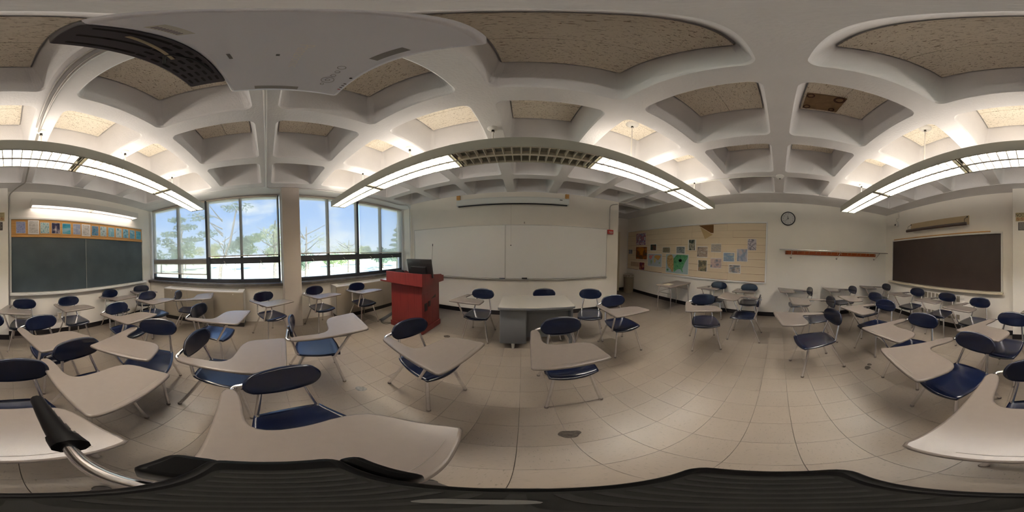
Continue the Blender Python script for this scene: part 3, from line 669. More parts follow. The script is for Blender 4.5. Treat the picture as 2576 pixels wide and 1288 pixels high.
# roller map holder
mh = thing('roller_map', (2.0, YK, 2.12), 'rolled-up wall map on a cream backing board above the brown chalkboard', 'wall map')
box_part('backing_board', -.77, .74, .001, .02, .025, .205, mat('backing_cream', (.50, .39, .24), .7), mh)
MB().tube([(-.76, .11, .012), (.80, .11, .012)], .024, 10).build('roller', mat('roller_brown', (.06, .035, .03), .5), mh)
box_part('case_top', -.76, .80, .085, .13, .024, .05, mat('roller_case', (.10, .085, .075), .45), mh, .004)
for x in (-.735, .735):
    MB().tube(rounded([(x, .02, .18), (x + .02, .11, .12), (x + .02, .11, .05)], .02), .005, 6).build('hanger', BLACKP, mh); MB().lathe([(.0, 0), (.016, 0), (.016, .006), (0, .007)], (x, .02, .18), 10, 0, 'y').build('bolt', INK, mh)
MB().tube([(.02, .11, -.012), (.02, .11, -.03), (.06, .11, -.03), (.06, .11, -.012)], .0025, 5).build('pull_loop', ALU, mh)
# security camera-like device in the corner
sv = thing('wall_camera', (3.227, YK, 2.33), 'small white wall camera with black lens and looped wire near the corner', 'camera')
MB().lathe([(.0, 0), (.045, 0), (.05, .03), (.045, .07), (.025, .085), (.0, .087)], (0, .02, .03), 16, 0, 'y').build('housing', WHITEP, sv)
MB().lathe([(.0, 0), (.024, 0), (.022, .012), (.0, .016)], (0, .105, .03), 14, 0, 'y').build('lens', BLACKP, sv)
MB().box(-.012, .012, .001, .02, .07, .12).build('bracket', WHITEP, sv)
MB().tube(rounded([(0, .02, .12), (.06, .03, .16), (.05, .02, .23), (-.05, .02, .22), (-.03, .02, .34)], .05), .003, 5).build('wire', GREYMET, sv)
MB().box(-.045, -.015, .001, .018, .28, .40).build('raceway', WALL, sv)
# ventilation grille
vg = thing('vent_grille', (1.89, YK, .2), 'cream wall ventilation panel with two rows of square slots below the brown chalkboard', 'vent')
box_part('panel', -.57, .60, .001, .006, -.03, .56, WALL, vg, .001)
SLOT = mat('vent_slot', (.23, .20, .16), .6)
for row, (z0, z1) in enumerate(((.395, .52), (.015, .12))):
    for q in range(10): box_part('slot', -.47 + q * .1, -.395 + q * .1, .006, .0075, z0, z1, SLOT, vg, 0)
# outlet box
ob = thing('outlet_box', (-.867, YK, .32), 'cream electrical outlet box low under the green chalkboard', 'outlet')
box_part('box', -.038, .038, .001, .06, 0, .125, WALL, ob, .004); box_part('face', -.03, .03, .06, .064, .008, .117, mat('outlet_cream', (.6, .54, .42), .5), ob)

# signs on the pier
sg = thing('no_smoking_sign', (.208, PY, 2.11), 'cream NO SMOKING EATING DRINKING sign with three red circles on the pier', 'sign')
box_part('plate', -.11, .11, .001, .004, 0, .155, mat('sign_cream', (.56, .48, .27), .6), sg, 0)
# seen from inside the room the sign's right hand is -x
FM = lambda x, z, y=.0045: frame_M((x, y, z), (-1, 0, 0), (0, 0, 1))
text('NO', .088, INK, sg, FM(.062, .108) @ Matrix.Diagonal((.72, 1, 1, 1)))
for q, tx in enumerate(('SMOKING,', 'EATING or', 'DRINKING')): text(tx, .024, INK, sg, FM(.012, .135 - .027 * q), align='LEFT')
RC = mat('sign_red', (.42, .10, .03), .6)
for x in (.068, .0, -.068):
    r_ = MB().lathe([(.0285, .0045), (.0285, .006), (.0225, .006), (.0225, .0045)], (x, 0, .04), 20, 0, 'y', True, False).build('prohibition_ring', RC, sg)
    MB().add([(x - .021, .0055, .025), (x - .016, .0055, .020), (x + .021, .0055, .055), (x + .016, .0055, .060)], [(3, 2, 1, 0)]).build('slash', RC, sg)
    MB().add([(x - .012, .005, .033), (x + .012, .005, .033), (x + .012, .005, .045), (x - .012, .005, .045)], [(0, 1, 2, 3)][::-1]).build('symbol', INK, sg)
s2 = thing('dark_notice', (.204, PY, 1.95), 'small dark plaque with pale lettering under the no smoking sign', 'sign')
box_part('plate', -.071, .071, .001, .004, 0, .142, mat('plaque_dark', (.045, .038, .035), .5), s2, 0)
rr = random.Random(2)
for q in range(5):
    x = .052
    while x > -.045:
        ww = rr.uniform(.012, .03); box_part('text_bar', x - ww, x, .004, .0045, .116 - q * .024, .127 - q * .024, mat('plaque_text', (.36, .34, .30), .6), s2, 0); x -= ww + .006

# clock
ck = thing('wall_clock', (XB, -.189, 2.335), 'round black-rimmed wall clock above the coat rack', 'clock')
MB().lathe([(.0, -.002), (.165, -.002), (.168, -.02), (.165, -.04), (.148, -.042), (.146, -.026), (.0, -.026)], (0, 0, 0), 40, 0, 'x').build('rim', BLACKP, ck)
MB().lathe([(.0, -.027), (.147, -.027), (.147, -.029), (.0, -.029)], (0, 0, 0), 40, 0, 'x', False).build('dial', mat('clock_dial', (.62, .60, .58), .5), ck)
CM = lambda y, z: frame_M((-.0305, y, z), (0, -1, 0), (0, 0, 1))
for h in range(1, 13):
    a = h * PI / 6; text(str(h), .036, INK, ck, CM(-.115 * math.sin(a), .115 * math.cos(a)), 'numeral')
def hand(a, ln, w_, nm):
    d = Vector((0, -math.sin(a), math.cos(a))); s_ = Vector((0, -math.cos(a), -math.sin(a))); x = Vector((-.033, 0, 0))
    v = [x - d * .02 + s_ * w_, x - d * .02 - s_ * w_, x + d * ln - s_ * w_ * .5, x + d * ln + s_ * w_ * .5]; v2 = [p + Vector((.0015, 0, 0)) for p in v]
    MB().add(v + v2, [(0, 1, 2, 3), (7, 6, 5, 4), (0, 4, 5, 1), (1, 5, 6, 2), (2, 6, 7, 3), (3, 7, 4, 0)]).build(nm, INK, ck)
hand((11 + 38 / 60) * PI / 6, .075, .005, 'hour_hand'); hand(38 * PI / 30, .11, .0035, 'minute_hand')
MB().lathe([(.0, -.03), (.009, -.03), (.008, -.036), (0, -.037)], (0, 0, 0), 12, 0, 'x').build('hub', INK, ck)
# coat rack
rk = thing('coat_rack', (XB, -1.35, 1.42), 'long wall coat rack with chrome rails and orange hook board', 'coat rack')
box_part('hook_board', -.022, -.001, -1.17, 1.20, .078, .162, ORANGEW, rk, .002)
for x, z in ((-.27, .18), (-.20, .185), (-.13, .19), (-.06, .195)):
    MB().tube([(x, -1.40, z), (x, 1.335, z)], .009 if x > -.25 else .012, 8).build('rail', CHROME, rk)
for y in (1.07, -.04, -1.13):
    MB().tube(rounded([(-.01, y, .01), (-.06, y, .015), (-.27, y, .165), (-.27, y, .18)], .04), .009, 8).build('bracket', CHROME, rk)
    MB().tube([(-.005, y, .195), (-.27, y, .18)], .006, 6).build('cross_bar', CHROME, rk); MB().lathe([(.0, 0), (.026, 0), (.022, -.012), (0, -.014)], (-.001, y, .01), 12, 0, 'x').build('mount', CHROME, rk)
hk = MB(); hk.tube(rounded([(0, 0, .02), (-.035, 0, .018), (-.045, 0, .045)], .012), .0035, 6); hk.tube(rounded([(0, 0, 0), (-.03, 0, -.008), (-.035, 0, .01)], .01), .0035, 6)
hkm = hk.mesh('hook', mat('brass_hook', (.55, .45, .28), .3, metal=1.))
for q in range(18):
    o = obj('hook', hkm, rk); o.location = (-.022, -1.12 + q * .134 + (.03 if q % 2 else 0), .115)

# ------------------------------------------------------------ ceiling lamps
def fixture(yc, sections, label, dz=0.):
    X = [-2.89, -1.728, -.568, .606, 1.764, 2.895]; zb = 2.35; hw = .141; ht = .114
    t = thing('pendant_fixture', (0, yc, zb), label, 'ceiling light', 0, 'suspended louvred light rows')
    for q in range(5):
        a, b = X[q], X[q + 1]; L = b - a
        for s_ in (-1, 1):
            box_part('side_panel', a + .001, b - .001, s_ * hw - .004, s_ * hw + .004, 0, ht, FIXT, t, .0015)
        box_part('spine', a + .001, b - .001, -.03, .03, .066, .087, FIXT, t, .003)
        lit = sections[q]
        box_part('reflector', a + .016, b - .016, -.128, .128, .088, .091, LOUV, t, 0)
        for s_ in (-1, 1):
            MB().tube([(a + .03, s_ * .075, .060), (b - .03, s_ * .075, .060)], .0135, 10).build('tube_lamp', lit if lit else TUBEOFF, t)
        for s_ in (-1, 1):  # unseen upper tubes, added to spread light over the ceiling
            MB().tube([(a + .03, s_ * .07, .1085), (b - .03, s_ * .07, .1085)], .0135, 10).build('added_uplight_tube', TUBEUP if lit else TUBEOFF, t)
        for ex in (a + .014, b - .014): box_part('lamp_holder', ex - .007, ex + .007, -hw + .005, hw - .005, .036, .112, FIXT, t, 0)
        fr = MB(); fr.box(a + .004, b - .004, -.014, .014, .002, .04); fr.box(a + .002, b - .002, -hw + .004, -hw + .012, .0, .022); fr.box(a + .002, b - .002, hw - .012, hw - .004, .0, .022)
        lv = fr.build('louver', LOUV, t)
        n = 16
        bl = MB()
        prof = [(-.0035, .0), (.0035, .0), (.0095, .040), (-.0095, .040)]
        bl_m = None
        for s_ in (-1, 1):
            y0, y1 = (.0125, hw - .0125) if s_ > 0 else (-hw + .0125, -.0125)
            for k in range(n):
                key = ('blade', s_)
                if key not in tcache:
                    mb = MB(); v = [(p[0], y0, p[1]) for p in prof] + [(p[0], y1, p[1]) for p in prof]
                    mb.add(v, [(0, 1, 5, 4), (1, 2, 6, 5), (2, 3, 7, 6), (3, 0, 4, 7), (3, 2, 1, 0), (4, 5, 6, 7)]); tcache[key] = mb.mesh('blade', LOUV)
                o = obj('blade', tcache[key], lv); o.location = (a + L * (k + .5) / n, 0, .002)
        if q:
            MB().box(a - .006, a + .006, -hw, hw, -.003, .006).build('joint_strap', mat('joint_dark', (.10, .09, .07), .5), t)
            for s_ in (-1, 1): box_part('cover_plate', a - .018, a + .018, s_ * (hw + .003) - .002, s_ * (hw + .003) + .002, 0, ht, FIXT, t, 0)
    for ex in (X[0], X[-1]): box_part('end_cap', ex - .004, ex + .004, -hw, hw, 0, ht, FIXT, t, .0015)
    for x in (-2.0, -1.115, -.255, 1.04, 2.338):
        top = (ZT - .012 - zb) if x == 1.04 else (ZC - zb)
        MB().tube([(x, 0, .09), (x, 0, top)], .007, 8).build('stem', WALL, t)
        c = MB(); R_ = .07 if x == 1.04 else .048
        c.lathe([(R_, top), (R_ * .98, top - .006), (R_ * .6, top - .022 if x != 1.04 else top - .035), (.016, top - .028 if x != 1.04 else top - .042), (0, top - .03)], (x, 0, 0), 20)
        c.build('canopy', WHITEP, t)
        MB().lathe([(.0125, top - .028 - (.014 if x == 1.04 else 0)), (.0125, top - .055 - (.014 if x == 1.04 else 0)), (.0, top - .056)], (x, 0, 0), 10).build('swivel', INK, t)
    return t
fixture(1.372, [TUBEW, TUBEN, None, TUBEN, TUBEN], 'suspended louvred light row near the whiteboard with one dark middle section')
fixture(-1.27, [TUBEN, TUBEW, TUBEN, TUBEN, TUBEN], 'fully lit suspended louvred light row near the chalkboards')
# wall-mounted chalkboard light
wl = thing('chalkboard_light', (-1.52, YK, 2.39), 'long white wall light fixture lit above the green chalkboard', 'wall light')
prf = [(.04, .0), (.045, .0), (.045, .012), (.22, .012), (.22, -.005), (.228, -.005), (.228, .115), (.06, .125), (.04, .11)]
box_part('front_panel', -1.16, 1.16, .222, .23, -.004, .118, WHITEP, wl, .002); box_part('top_panel', -1.16, 1.16, .02, .222, .112, .12, WHITEP, wl, .001)
box_part('back_panel', -1.16, 1.16, .012, .02, .02, .12, WHITEP, wl, .001)
for x in (-1.16, 1.152): box_part('end_panel', x, x + .008, .02, .222, .0, .112, WHITEP, wl, .001)
box_part('divider', -.006, .006, .02, .222, .0, .06, FIXT, wl, 0)
for a, b in ((-1.13, -.02), (.02, 1.13)): MB().tube([(a, .12, .07), (b, .12, .07)], .016, 10).build('tube_lamp', TUBEC, wl)
for x in (-.7, .5): box_part('wall_bracket', x, x + .12, .001, .03, .05, .15, GREYMET, wl, .002)

# conduits and detector
cn = MB().tube(rounded([(-.46, .03, ZC - .014), (-2.93, .03, ZC - .014), (-2.99, .12, ZC - .014), (-2.99, 3.2, ZC - .014), (-2.86, 3.40, ZC - .014), (-2.82, YF - .018, 2.62), (-2.815, YF - .018, .9)], .07), .012, 8)
tag(cn.build('ceiling_conduit', mat('conduit_painted', (.58, .56, .54), .4, metal=.2)), 'painted conduit along the middle rib to the windows and whiteboard corner', 'conduit')
cn = MB().tube(rounded([(-.235, -.16, ZC - .014), (-.235, -2.48, ZC - .014), (-.10, -2.72, ZC - .014), (.02, YK + .03, 2.66), (.02, YK + .016, .44), (-.08, YK + .016, .385), (-.83, YK + .016, .385)], .07), .011, 8)
cn.tube([(-.205, -.16, ZC - .008), (-.205, -1.2, ZC - .008)], .006, 6)
tag(cn.build('ceiling_conduit', GREYMET), 'grey metal conduit from the projector back along a rib and down beside the pier', 'conduit')
rc = MB().tube(rounded([(2.40, .08, ZC - .009), (2.40, 3.38, ZC - .009), (2.27, 3.42, ZC - .009)], .05), .008, 6)
tag(rc.build('detector_raceway', WHITEP), 'thin white raceway across the ribs to the smoke detector', 'conduit')
sd = thing('smoke_detector', (2.40, .02, ZC - .055), 'round white smoke detector on a rib toward the coat rack wall', 'smoke detector')
MB().lathe([(.0, .0), (.03, .002), (.045, .015), (.05, .03), (.062, .034), (.062, .055), (.0, .055)], (0, 0, 0), 24).build('body', WHITEP, sd)
MB().lathe([(.0, -.003), (.012, -.003), (.014, .002), (0, .002)], (0, 0, 0), 12).build('sensor', BLACKP, sd)

# ------------------------------------------------------------ projector on the ceiling mount
pz = 2.15
pj = thing('ceiling_projector', (-.252, .05, pz), 'white ceiling projector with dark vented rear, hanging near the room centre', 'projector')
px0, px1, py0, py1 = -.454 + .252, -.048 + .252, -.077 - .05, .224 - .05
MB().slab(rrect(px0, px1, py0, py1, .012, 4), 0, .115, .010, 3).build('shell', PROJ, pj)
gx0_, gx1_ = -.388 + .252, -.05 + .252; gy0_, gy1_ = -.170 - .05, -.077 - .05
gb_ = MB().slab(rrect(gx0_, gx1_, gy0_, gy1_ - .0005, .006, 3), .004, .11, .003, 2).build('vent_section', GRILLE, pj)
for r in range(5):
    for q in range(9):
        x = gx0_ + .03 + q * .034; y = gy0_ + .014 + r * .0165
        if q > 5 and r % 2: continue
        L_ = .011 if q <= 5 else .02
        MB().slab(rrect(x - L_, x + L_, y - .0032, y + .0032, .003, 3), .0025, .0042, 0.).build('vent_slot', DARKHOLE, gb_)
MB().tube([(gx1_ - .18, gy0_ + .045, -.012), (gx1_ - .06, gy0_ + .07, -.010)], .004, 6).build('cable_clip', mat('cable_tan', (.35, .29, .2), .6), gb_)
MB().tube(rounded([(gx1_ - .19, gy0_ + .02, .0), (gx1_ - .15, gy0_ + .05, -.015), (gx1_ - .20, gy0_ + .075, -.008), (gx1_ - .27, gy0_ + .08, .003)], .02), .0035, 6).build('cable', BLACKP, gb_)
# print on the underside (read from below, running towards the windows)
PM = lambda x, y: frame_M((x + .252, y - .05, -.0004), (-1, 0, 0), (0, 1, 0))
text('Panasonic', .030, mat('emboss_light', (.85, .84, .86), .5), pj, PM(-.260, .072), 'lettering', .0003)
MB().box(-.141 + .252, -.093 + .252, -.062 - .05, -.042 - .05, -.0008, -.0002).build('label', mat('label_white', (.6, .6, .58), .6), pj)
for q in range(9): MB().box(-.136 + .252 + q * .0045, -.134 + .252 + q * .0045, -.060 - .05, -.052 - .05, -.0010, -.0008).build('label_bar', mat('label_violet', (.10, .08, .16), .6), pj)
MB().box(-.226 + .252, -.151 + .252, .182 - .05, .200 - .05, -.0008, -.0002).build('label', mat('label_grey', (.26, .26, .27), .6), pj)
MB().box(-.452 + .252 + .012, -.424 + .252, -.01 - .05, .104 - .05, -.0008, -.0002).build('label', mat('label_grey2', (.33, .33, .34), .6), pj)
DK = mat('print_grey', (.16, .16, .17), .6)
def pring(x, y, r): MB().lathe([(r, -.0008), (r, -.0002), (r - .001, -.0002), (r - .001, -.0008)], (x + .252, y - .05, 0), 20, cap=False).build('button_ring', DK, pj)
for x, y, r in ((-.292, .164, .009), (-.316, .166, .006), (-.338, .166, .006), (-.366, .163, .016), (-.366, .163, .006), (-.392, .158, .005)): pring(x, y, r)
for q in range(4): MB().box(-.372 + .252 - q * .012, -.369 + .252 - q * .012, .208 - .05, .216 - .05, -.0008, -.0002).build('indicator', RED if q == 3 else INK, pj)
MB().lathe([(.0, -.0008), (.004, -.0008), (.004, -.0002)], (-.335 + .252, .209 - .05, 0), 12).build('sensor_dot', INK, pj)
MB().box(-.254 + .252, -.262 + .252, .036 - .05, .042 - .05, -.0008, -.0002).build('logo_mark', DK, pj)
MB().box(-.245 + .252, -.270 + .252, -.040 - .05, -.034 - .05, -.0008, -.0002).build('logo_mark', DK, pj)
MB().tube([(0, -.02, .115), (0, -.02, ZC - pz - .01)], .019, 14).build('mount_pole', WHITEP, pj)
MB().box(-.09, .09, -.09, .05, .115, .13, 0, .003).build('mount_plate', WHITEP, pj)
MB().box(-.07, .07, -.09, .05, ZC - pz - .012, ZC - pz, 0, .003).build('ceiling_plate', WHITEP, pj)
MB().lathe([(.0, .0), (.036, .0), (.036, .02), (.028, .004), (.0, .002)], (.06, py1 - .019, .06), 20, 0, 'y').build('lens', BLACKP, pj)

# ------------------------------------------------------------ tablet-arm chairs
TABO = [(.222, -.195), (.205, -.15), (.2, -.06), (.204, .04), (.190, .103), (.145, .133), (.06, .139), (-.045, .141), (-.118, .176), (-.147, .245), (-.149, .34), (-.149, .455), (-.12, .468), (.08, .470), (.27, .468), (.308, .455), (.305, .40), (.298, .1), (.288, -.1), (.284, -.17), (.262, -.205)][::-1]
TABO = smooth_loop(TABO, 1)
def chair_proto(tablet=True):
    t = thing('tablet_arm_chair' if tablet else 'classroom_chair', (0, 0, 0), '', 'chair', 0)
    def sq(u, v, k): return u * math.sqrt(1 - k * v * v / 2), v * math.sqrt(1 - k * u * u / 2)
    def seat(u, v):
        a, b = sq(u, v, .42); wx = (.152 + .026 * (b + 1) / 2) * 1.03
        z = .424 - .012 * (1 - a * a) * (1 - b * b * .5) - .020 * max(0, (b - .72) / .28) ** 2 + .010 * max(0, (-b - .7) / .3)
        return (a * wx * 1.1, .042 + b * .212, z)
    MB().shell(seat, 16, 16, .014).build('seat', NAVY, t)
    def back(u, v):
        a, b = sq(u, v, .85); x = a * .192; z = b * .092
        return (x, -.205 + .75 * x * x - .16 * z + .004 * (1 - a * a), .699 + z)
    MB().shell(back, 18, 10, .016, (0, -1, -.15)).build('backrest', NAVY, t)
    for s_ in (-1, 1):
        fpt = (s_ * .193, .254, 0); rpt = (s_ * .199, -.242, 0)
        for p, top, other in ((fpt, (s_ * .128, .170, .392), .05), (rpt, (s_ * .130, -.095, .392), .03)):
            lg = MB().tube(rounded([(p[0], p[1], .012), top, (s_ * .125, .04, .396)], .03), .0135, 8).build('leg', CHROME, t)
            MB().lathe([(.016, 0), (.016, .018), (.0135, .022)], (p[0], p[1], 0), 10).build('glide', mat('glide_grey', (.16, .13, .11), .5), lg)
        up = [(s_ * .104, -.222, .735), (s_ * .108, -.212, .63), (s_ * .142, -.150, .425), (s_ * .142, -.125, .402), (s_ * .142, .0, .397)]
        MB().tube(rounded(up, .03), .0122, 8).build('upright', CHROME, t)
    MB().box(-.13, .13, .10, .125, .385, .398).build('cross_rail', CHROME, t)
    if tablet:
        zf = lambda x, y: (y + .179) * .0994
        tb = MB().slab(TABO, .652, .674, .010, 3, 0, zf).build('tablet', TABLET, t)
        led = MB(); z_ = lambda y: .674 + zf(0, y)
        led.box(-.07, .20, .436, .4385, z_(.437) - .001, z_(.437) + .0013); led.build('pencil_ledge', mat('tablet_edge', (.15, .125, .11), .4), tb)
        MB().tube(rounded([(.245, -.10, .655), (.245, -.185, .651), (.232, -.232, .655), (.17, -.228, .675), (.09, -.228, .69)], .045), .013, 8).build('arm_bracket', CHROME, t)
        MB().tube(rounded([(.245, .02, .660), (.245, .335, .692), (.235, .30, .66), (.198, .165, .39), (.12, .150, .388)], .03), .0125, 8).build('tablet_strut', CHROME, t)
        MB().box(.19, .29, .20, .30, .682, .690, 0, .002).build('mounting_plate', mat('plate_steel', (.35, .33, .30), .4, metal=.7), t)
    return t
CH = [(1, -.188, -2.505, 350., 'navy tablet-arm chair whose tablet overlaps the pier, under the chalkboard light'),
 (2, -.985, -2.490, 1.1, 'navy tablet-arm chair just left of the low outlet box under the green chalkboard'),
 (3, -1.931, -2.612, 359.1, 'navy tablet-arm chair backed against the wall below the prints, between outlet and corner'),
 (4, -2.690, -2.555, 332.2, 'navy tablet-arm chair tucked into the corner between green chalkboard and windows'),
 (5, -2.257, -1.922, 343.1, 'navy tablet-arm chair just in front of the corner chair, tablet half glaring white'),
 (6, -2.685, -1.429, 12.7, 'navy tablet-arm chair seen side-on against the long radiator cover, glaring white tablet'),
 (7, -1.401, -1.693, 356.6, 'navy tablet-arm chair between the wall row and the chair turned sideways by the windows'),
 (8, -.377, -1.611, 14.5, 'navy tablet-arm chair second row from the pier, behind the reflective-backed chair'),
 (9, -1.082, -.952, 291.3, 'black-looking tablet-arm chair turned sideways, its tablet corner touching another chair back'),
 (10, -.477, -.913, 4.7, 'tablet-arm chair with bright window reflections on its back and large tablet beside the tripod handle'),
 (11, -.032, -.713, 4.9, 'tablet-arm chair whose tablet lies directly under the tripod pan handle'),
 (12, -1.136, -.355, 353.8, 'tablet-arm chair with broad tablet and window reflections on its seat, left of the tripod'),
 (13, -1.915, -.696, 349.5, 'tablet-arm chair with bluish glossy seat before the long radiator cover'),
 (14, -2.651, .020, 300.6, 'dark tablet-arm chair just left of the backlit column'),
 (15, -2.843, .937, 283., 'dark tablet-arm chair just right of the backlit column'),
 (16, -2.719, 1.778, 270.6, 'dark tablet-arm chair between the column and the red lectern'),
 (17, -1.519, .415, 348., 'tablet-arm chair seen edge-on with shiny pale seat, in front of the column'),
 (18, -.555, .101, 283.2, 'nearest tablet-arm chair, its huge tablet spreading beneath the tripod head'),
 (19, -.733, 1.050, 254.9, 'tablet-arm chair in front of the red lectern, turned toward the tripod'),
 (20, -.664, 2.449, 177.7, 'tablet-arm chair between the lectern and the grey desk, back to the whiteboard'),
 (23, 1.255, 1.824, 176., 'tablet-arm chair right of the grey desk with a broken dark bracket below its back'),
 (24, .355, 1.245, 179.8, 'tablet-arm chair directly in front of the grey desk, facing the tripod'),
 (25, 3.466, 1.360, 95.1, 'tablet-arm chair below the bulletin board nearest the small table'),
 (26, 3.489, .622, 97.4, 'tablet-arm chair under the right end of the bulletin board, facing the room'),
 (27, 2.173, 1.026, 124., 'tablet-arm chair standing alone in the open floor before the bulletin board, facing the tripod'),
 (28, 2.617, .496, 1.5, 'tablet-arm chair seen side-on just right of the lone chair, tablet toward the bulletin board'),
 (29, 3.430, -.495, 5.8, 'tablet-arm chair along the wall under the clock end of the coat rack'),
 (30, 3.435, -1.506, 2.4, 'tablet-arm chair along the wall under the middle of the coat rack'),
 (31, 3.425, -2.48, 357., 'tablet-arm chair in the corner by the coat rack and brown chalkboard'),
 (32, 2.547, -.673, 3.3, 'tablet-arm chair second from the coat rack wall, nearest the whiteboard side'),
 (33, 2.562, -1.569, 6.6, 'tablet-arm chair second from the coat rack wall, in the middle rows'),
 (34, 1.971, -1.386, 15.1, 'tablet-arm chair whose back overlaps the chair behind, third from the coat rack wall'),
 (35, 1.815, -.472, 13.7, 'tablet-arm chair with fully visible glossy seat beside the two-lobed floor hole'),
 (36, 2.414, -2.60, 6., 'tablet-arm chair at the left end of the vent grille under the brown chalkboard'),
 (37, 1.639, -2.585, 2.1, 'tablet-arm chair before the right end of the vent grille'),
 (38, .937, -2.448, 355., 'tablet-arm chair under the brown chalkboard nearest the pier'),
 (39, 1.152, -1.281, 11.7, 'bright blue-backed tablet-arm chair midway between tripod and vent grille'),
 (40, .523, -1.058, 346.6, 'near tablet-arm chair with dark deep seat overlapping the tablet under the tripod handle'),
 (41, .312, -1.746, 346.1, 'tablet-arm chair in front of the pier, second row back')]
proto = chair_proto(True)
for k, (n, x, y, a, lb) in enumerate(CH):
    o = proto if k == 0 else copy_tree(proto)
    o.location = (x, y, 0); o.rotation_euler = (0, 0, math.radians(a)); tag(o, lb, 'chair', 'tablet-arm chairs')
    if n == 23:
        MB().box(-.09, .07, -.215, -.203, .588, .62, 0, .006).build('torn_back_flap', BLACKP, o)
plain = chair_proto(False)
plain.location = (1.054, 2.363, 0); plain.rotation_euler = (0, 0, math.radians(155.7)); tag(plain, 'plain navy chair without tablet right of the grey desk', 'chair', 'plain classroom chairs')
o = copy_tree(plain); o.location = (.367, 2.53, 0); o.rotation_euler = (0, 0, PI); tag(o, 'plain navy chair pushed in behind the grey desk', 'chair', 'plain classroom chairs')

# ------------------------------------------------------------ teacher's desk
td = thing('teacher_desk', (.19, 2.31, 0), 'grey steel teacher desk with pale laminate top before the whiteboard', 'desk')
MB().slab(rrect(-.50, .50, -.29, .285, .02, 3), .655, .70, .008, 2).build('desk_top', DESKTOP, td)
MB().slab(rrect(-.503, .503, -.293, .288, .022, 3), .657, .690, .004, 2).build('top_edge', DESKGREY, td)
MB().slab(rrect(-.485, -.135, -.235, .26, .018, 4), .10, .656, .006, 2).build('pedestal', DESKGREY, td)
MB().box(-.135, .47, -.10, -.088, .14, .656, 0, .003).build('modesty_panel', DESKGREY, td)
MB().box(.455, .49, -.23, .26, .10, .656, 0, .008).build('end_panel', DESKGREY, td)
MB().box(-.135, .455, -.235, -.215, .61, .656, 0, .003).build('apron', DESKGREY, td)
for z0, z1 in ((.42, .64), (.12, .41)):
    dr = MB().box(-.47, -.15, .261, .272, z0, z1, 0, .004).build('drawer', DESKGREY, td); MB().box(-.36, -.26, .272, .284, z1 - .05, z1 - .035, 0, .003).build('handle', ALU, dr)
for x, y in ((-.31, -.20), (-.31, .22), (.472, -.19), (.472, .22)):
    MB().tube([(x, y, .101), (x, y, .0)], .028, 10, r2=.019).build('leg', ALU if x < 0 else DESKGREY, td)

# ------------------------------------------------------------ lectern
lc = thing('lectern', (-1.832, 2.35, 0), 'red cherry laminate lectern standing by the windows and whiteboard', 'lectern')
MB().box(-.345, .345, -.275, .275, .10, .885, 0, .003).build('body', CHERRY, lc)
MB().box(-.362, .362, -.292, .292, 0, .105, 0, .004).build('base', CHERRY, lc)
# hood: side boards with a sloping, stepped top edge
def hood_side(x0, x1):
    p = [(-.325, .875), (.345, .875), (.345, .985), (.29, .99), (.25, 1.015), (.08, 1.03), (-.325, 1.08)]
    n = len(p); v = [(x0, a, b) for a, b in p] + [(x1, a, b) for a, b in p]
    MB().add(v, [(k, (k + 1) % n, n + (k + 1) % n, n + k) for k in range(n)] + [list(range(n))[::-1], list(range(n, 2 * n))]).build('hood_side', CHERRY, lc)
hood_side(-.405, -.385); hood_side(.385, .405)
MB().box(-.405, .405, -.345, -.325, .875, 1.08, 0, .002).build('hood_front', CHERRY, lc)
MB().box(-.385, .385, -.325, .345, .878, .898).build('hood_floor', CHERRY, lc)
MB().box(-.385, .385, -.30, .33, .93, .945).build('work_surface', mat('lectern_surface', (.12, .05, .035), .5), lc)
MB().box(.345, .348, -.22, .22, .16, .74).build('access_door', CHERRY, lc)
MB().box(.348, .352, -.215, -.13, .42, .56).build('vent_plate', BLACKP, lc); MB().box(.352, .356, -.105, -.04, .48, .58).build('lock_plate', BLACKP, lc)
MB().add([(.3505, -.02, .60), (.3505, .14, .60), (.3505, .14, .655)], [(0, 1, 2)]).build('latch_mark', INK, lc)
sh = MB().box(-.66, -.41, -.27, .18, .862, .884, 0, .003).build('fold_out_shelf', mat('shelf_pale', (.46, .40, .38), .35), lc)
MB().box(-.662, -.41, -.274, -.27, .855, .885).build('shelf_edge', CHERRY, sh)
MB().box(-.41, -.346, -.2, .1, .80, .862).build('shelf_bracket', CHERRY, lc)
# monitor, microphone, control pad on the lectern
mo = thing('monitor', (-1.66, 2.30, .946), 'black computer monitor seen from behind on the lectern', 'monitor')
tl = -math.radians(-13)
Mm = Matrix.Translation((0, 0, .04)) @ Matrix.Rotation(math.radians(13), 4, 'X')
def mpart(nm, mb, m):
    o = mb.build(nm, m, mo); o.data.transform(Mm); return o
mpart('shell', MB().slab(rrect(-.255, .255, -.02, .015, .006, 2), .0, .32, .004, 2), BLACKP)
mpart('rear_housing', MB().box(-.16, .16, -.06, -.018, .02, .20, 0, .008), mat('monitor_rear', (.006, .006, .007), .5))
mpart('carry_handle', MB().box(-.10, .06, -.028, -.018, .265, .30, 0, .004), mat('monitor_trim', (.02, .02, .024), .4))
mpart('screen', MB().box(-.24, .24, .0152, .016, .015, .305), mat('screen_off', (.01, .012, .02), .2))
MB().box(-.11, .11, -.07, .10, 0, .012, 0, .004).build('foot', BLACKP, mo); MB().box(-.04, .04, -.03, .03, .012, .09, 0, .006).build('neck', BLACKP, mo)
mc = thing('gooseneck_microphone', (-1.472, 2.33, .945), 'thin gooseneck microphone standing at the lectern corner', 'microphone')
MB().lathe([(.0, 0), (.03, 0), (.03, .008), (.012, .016), (.010, .12), (.004, .125), (0, .126)], (0, 0, 0), 14).build('base', BLACKP, mc)
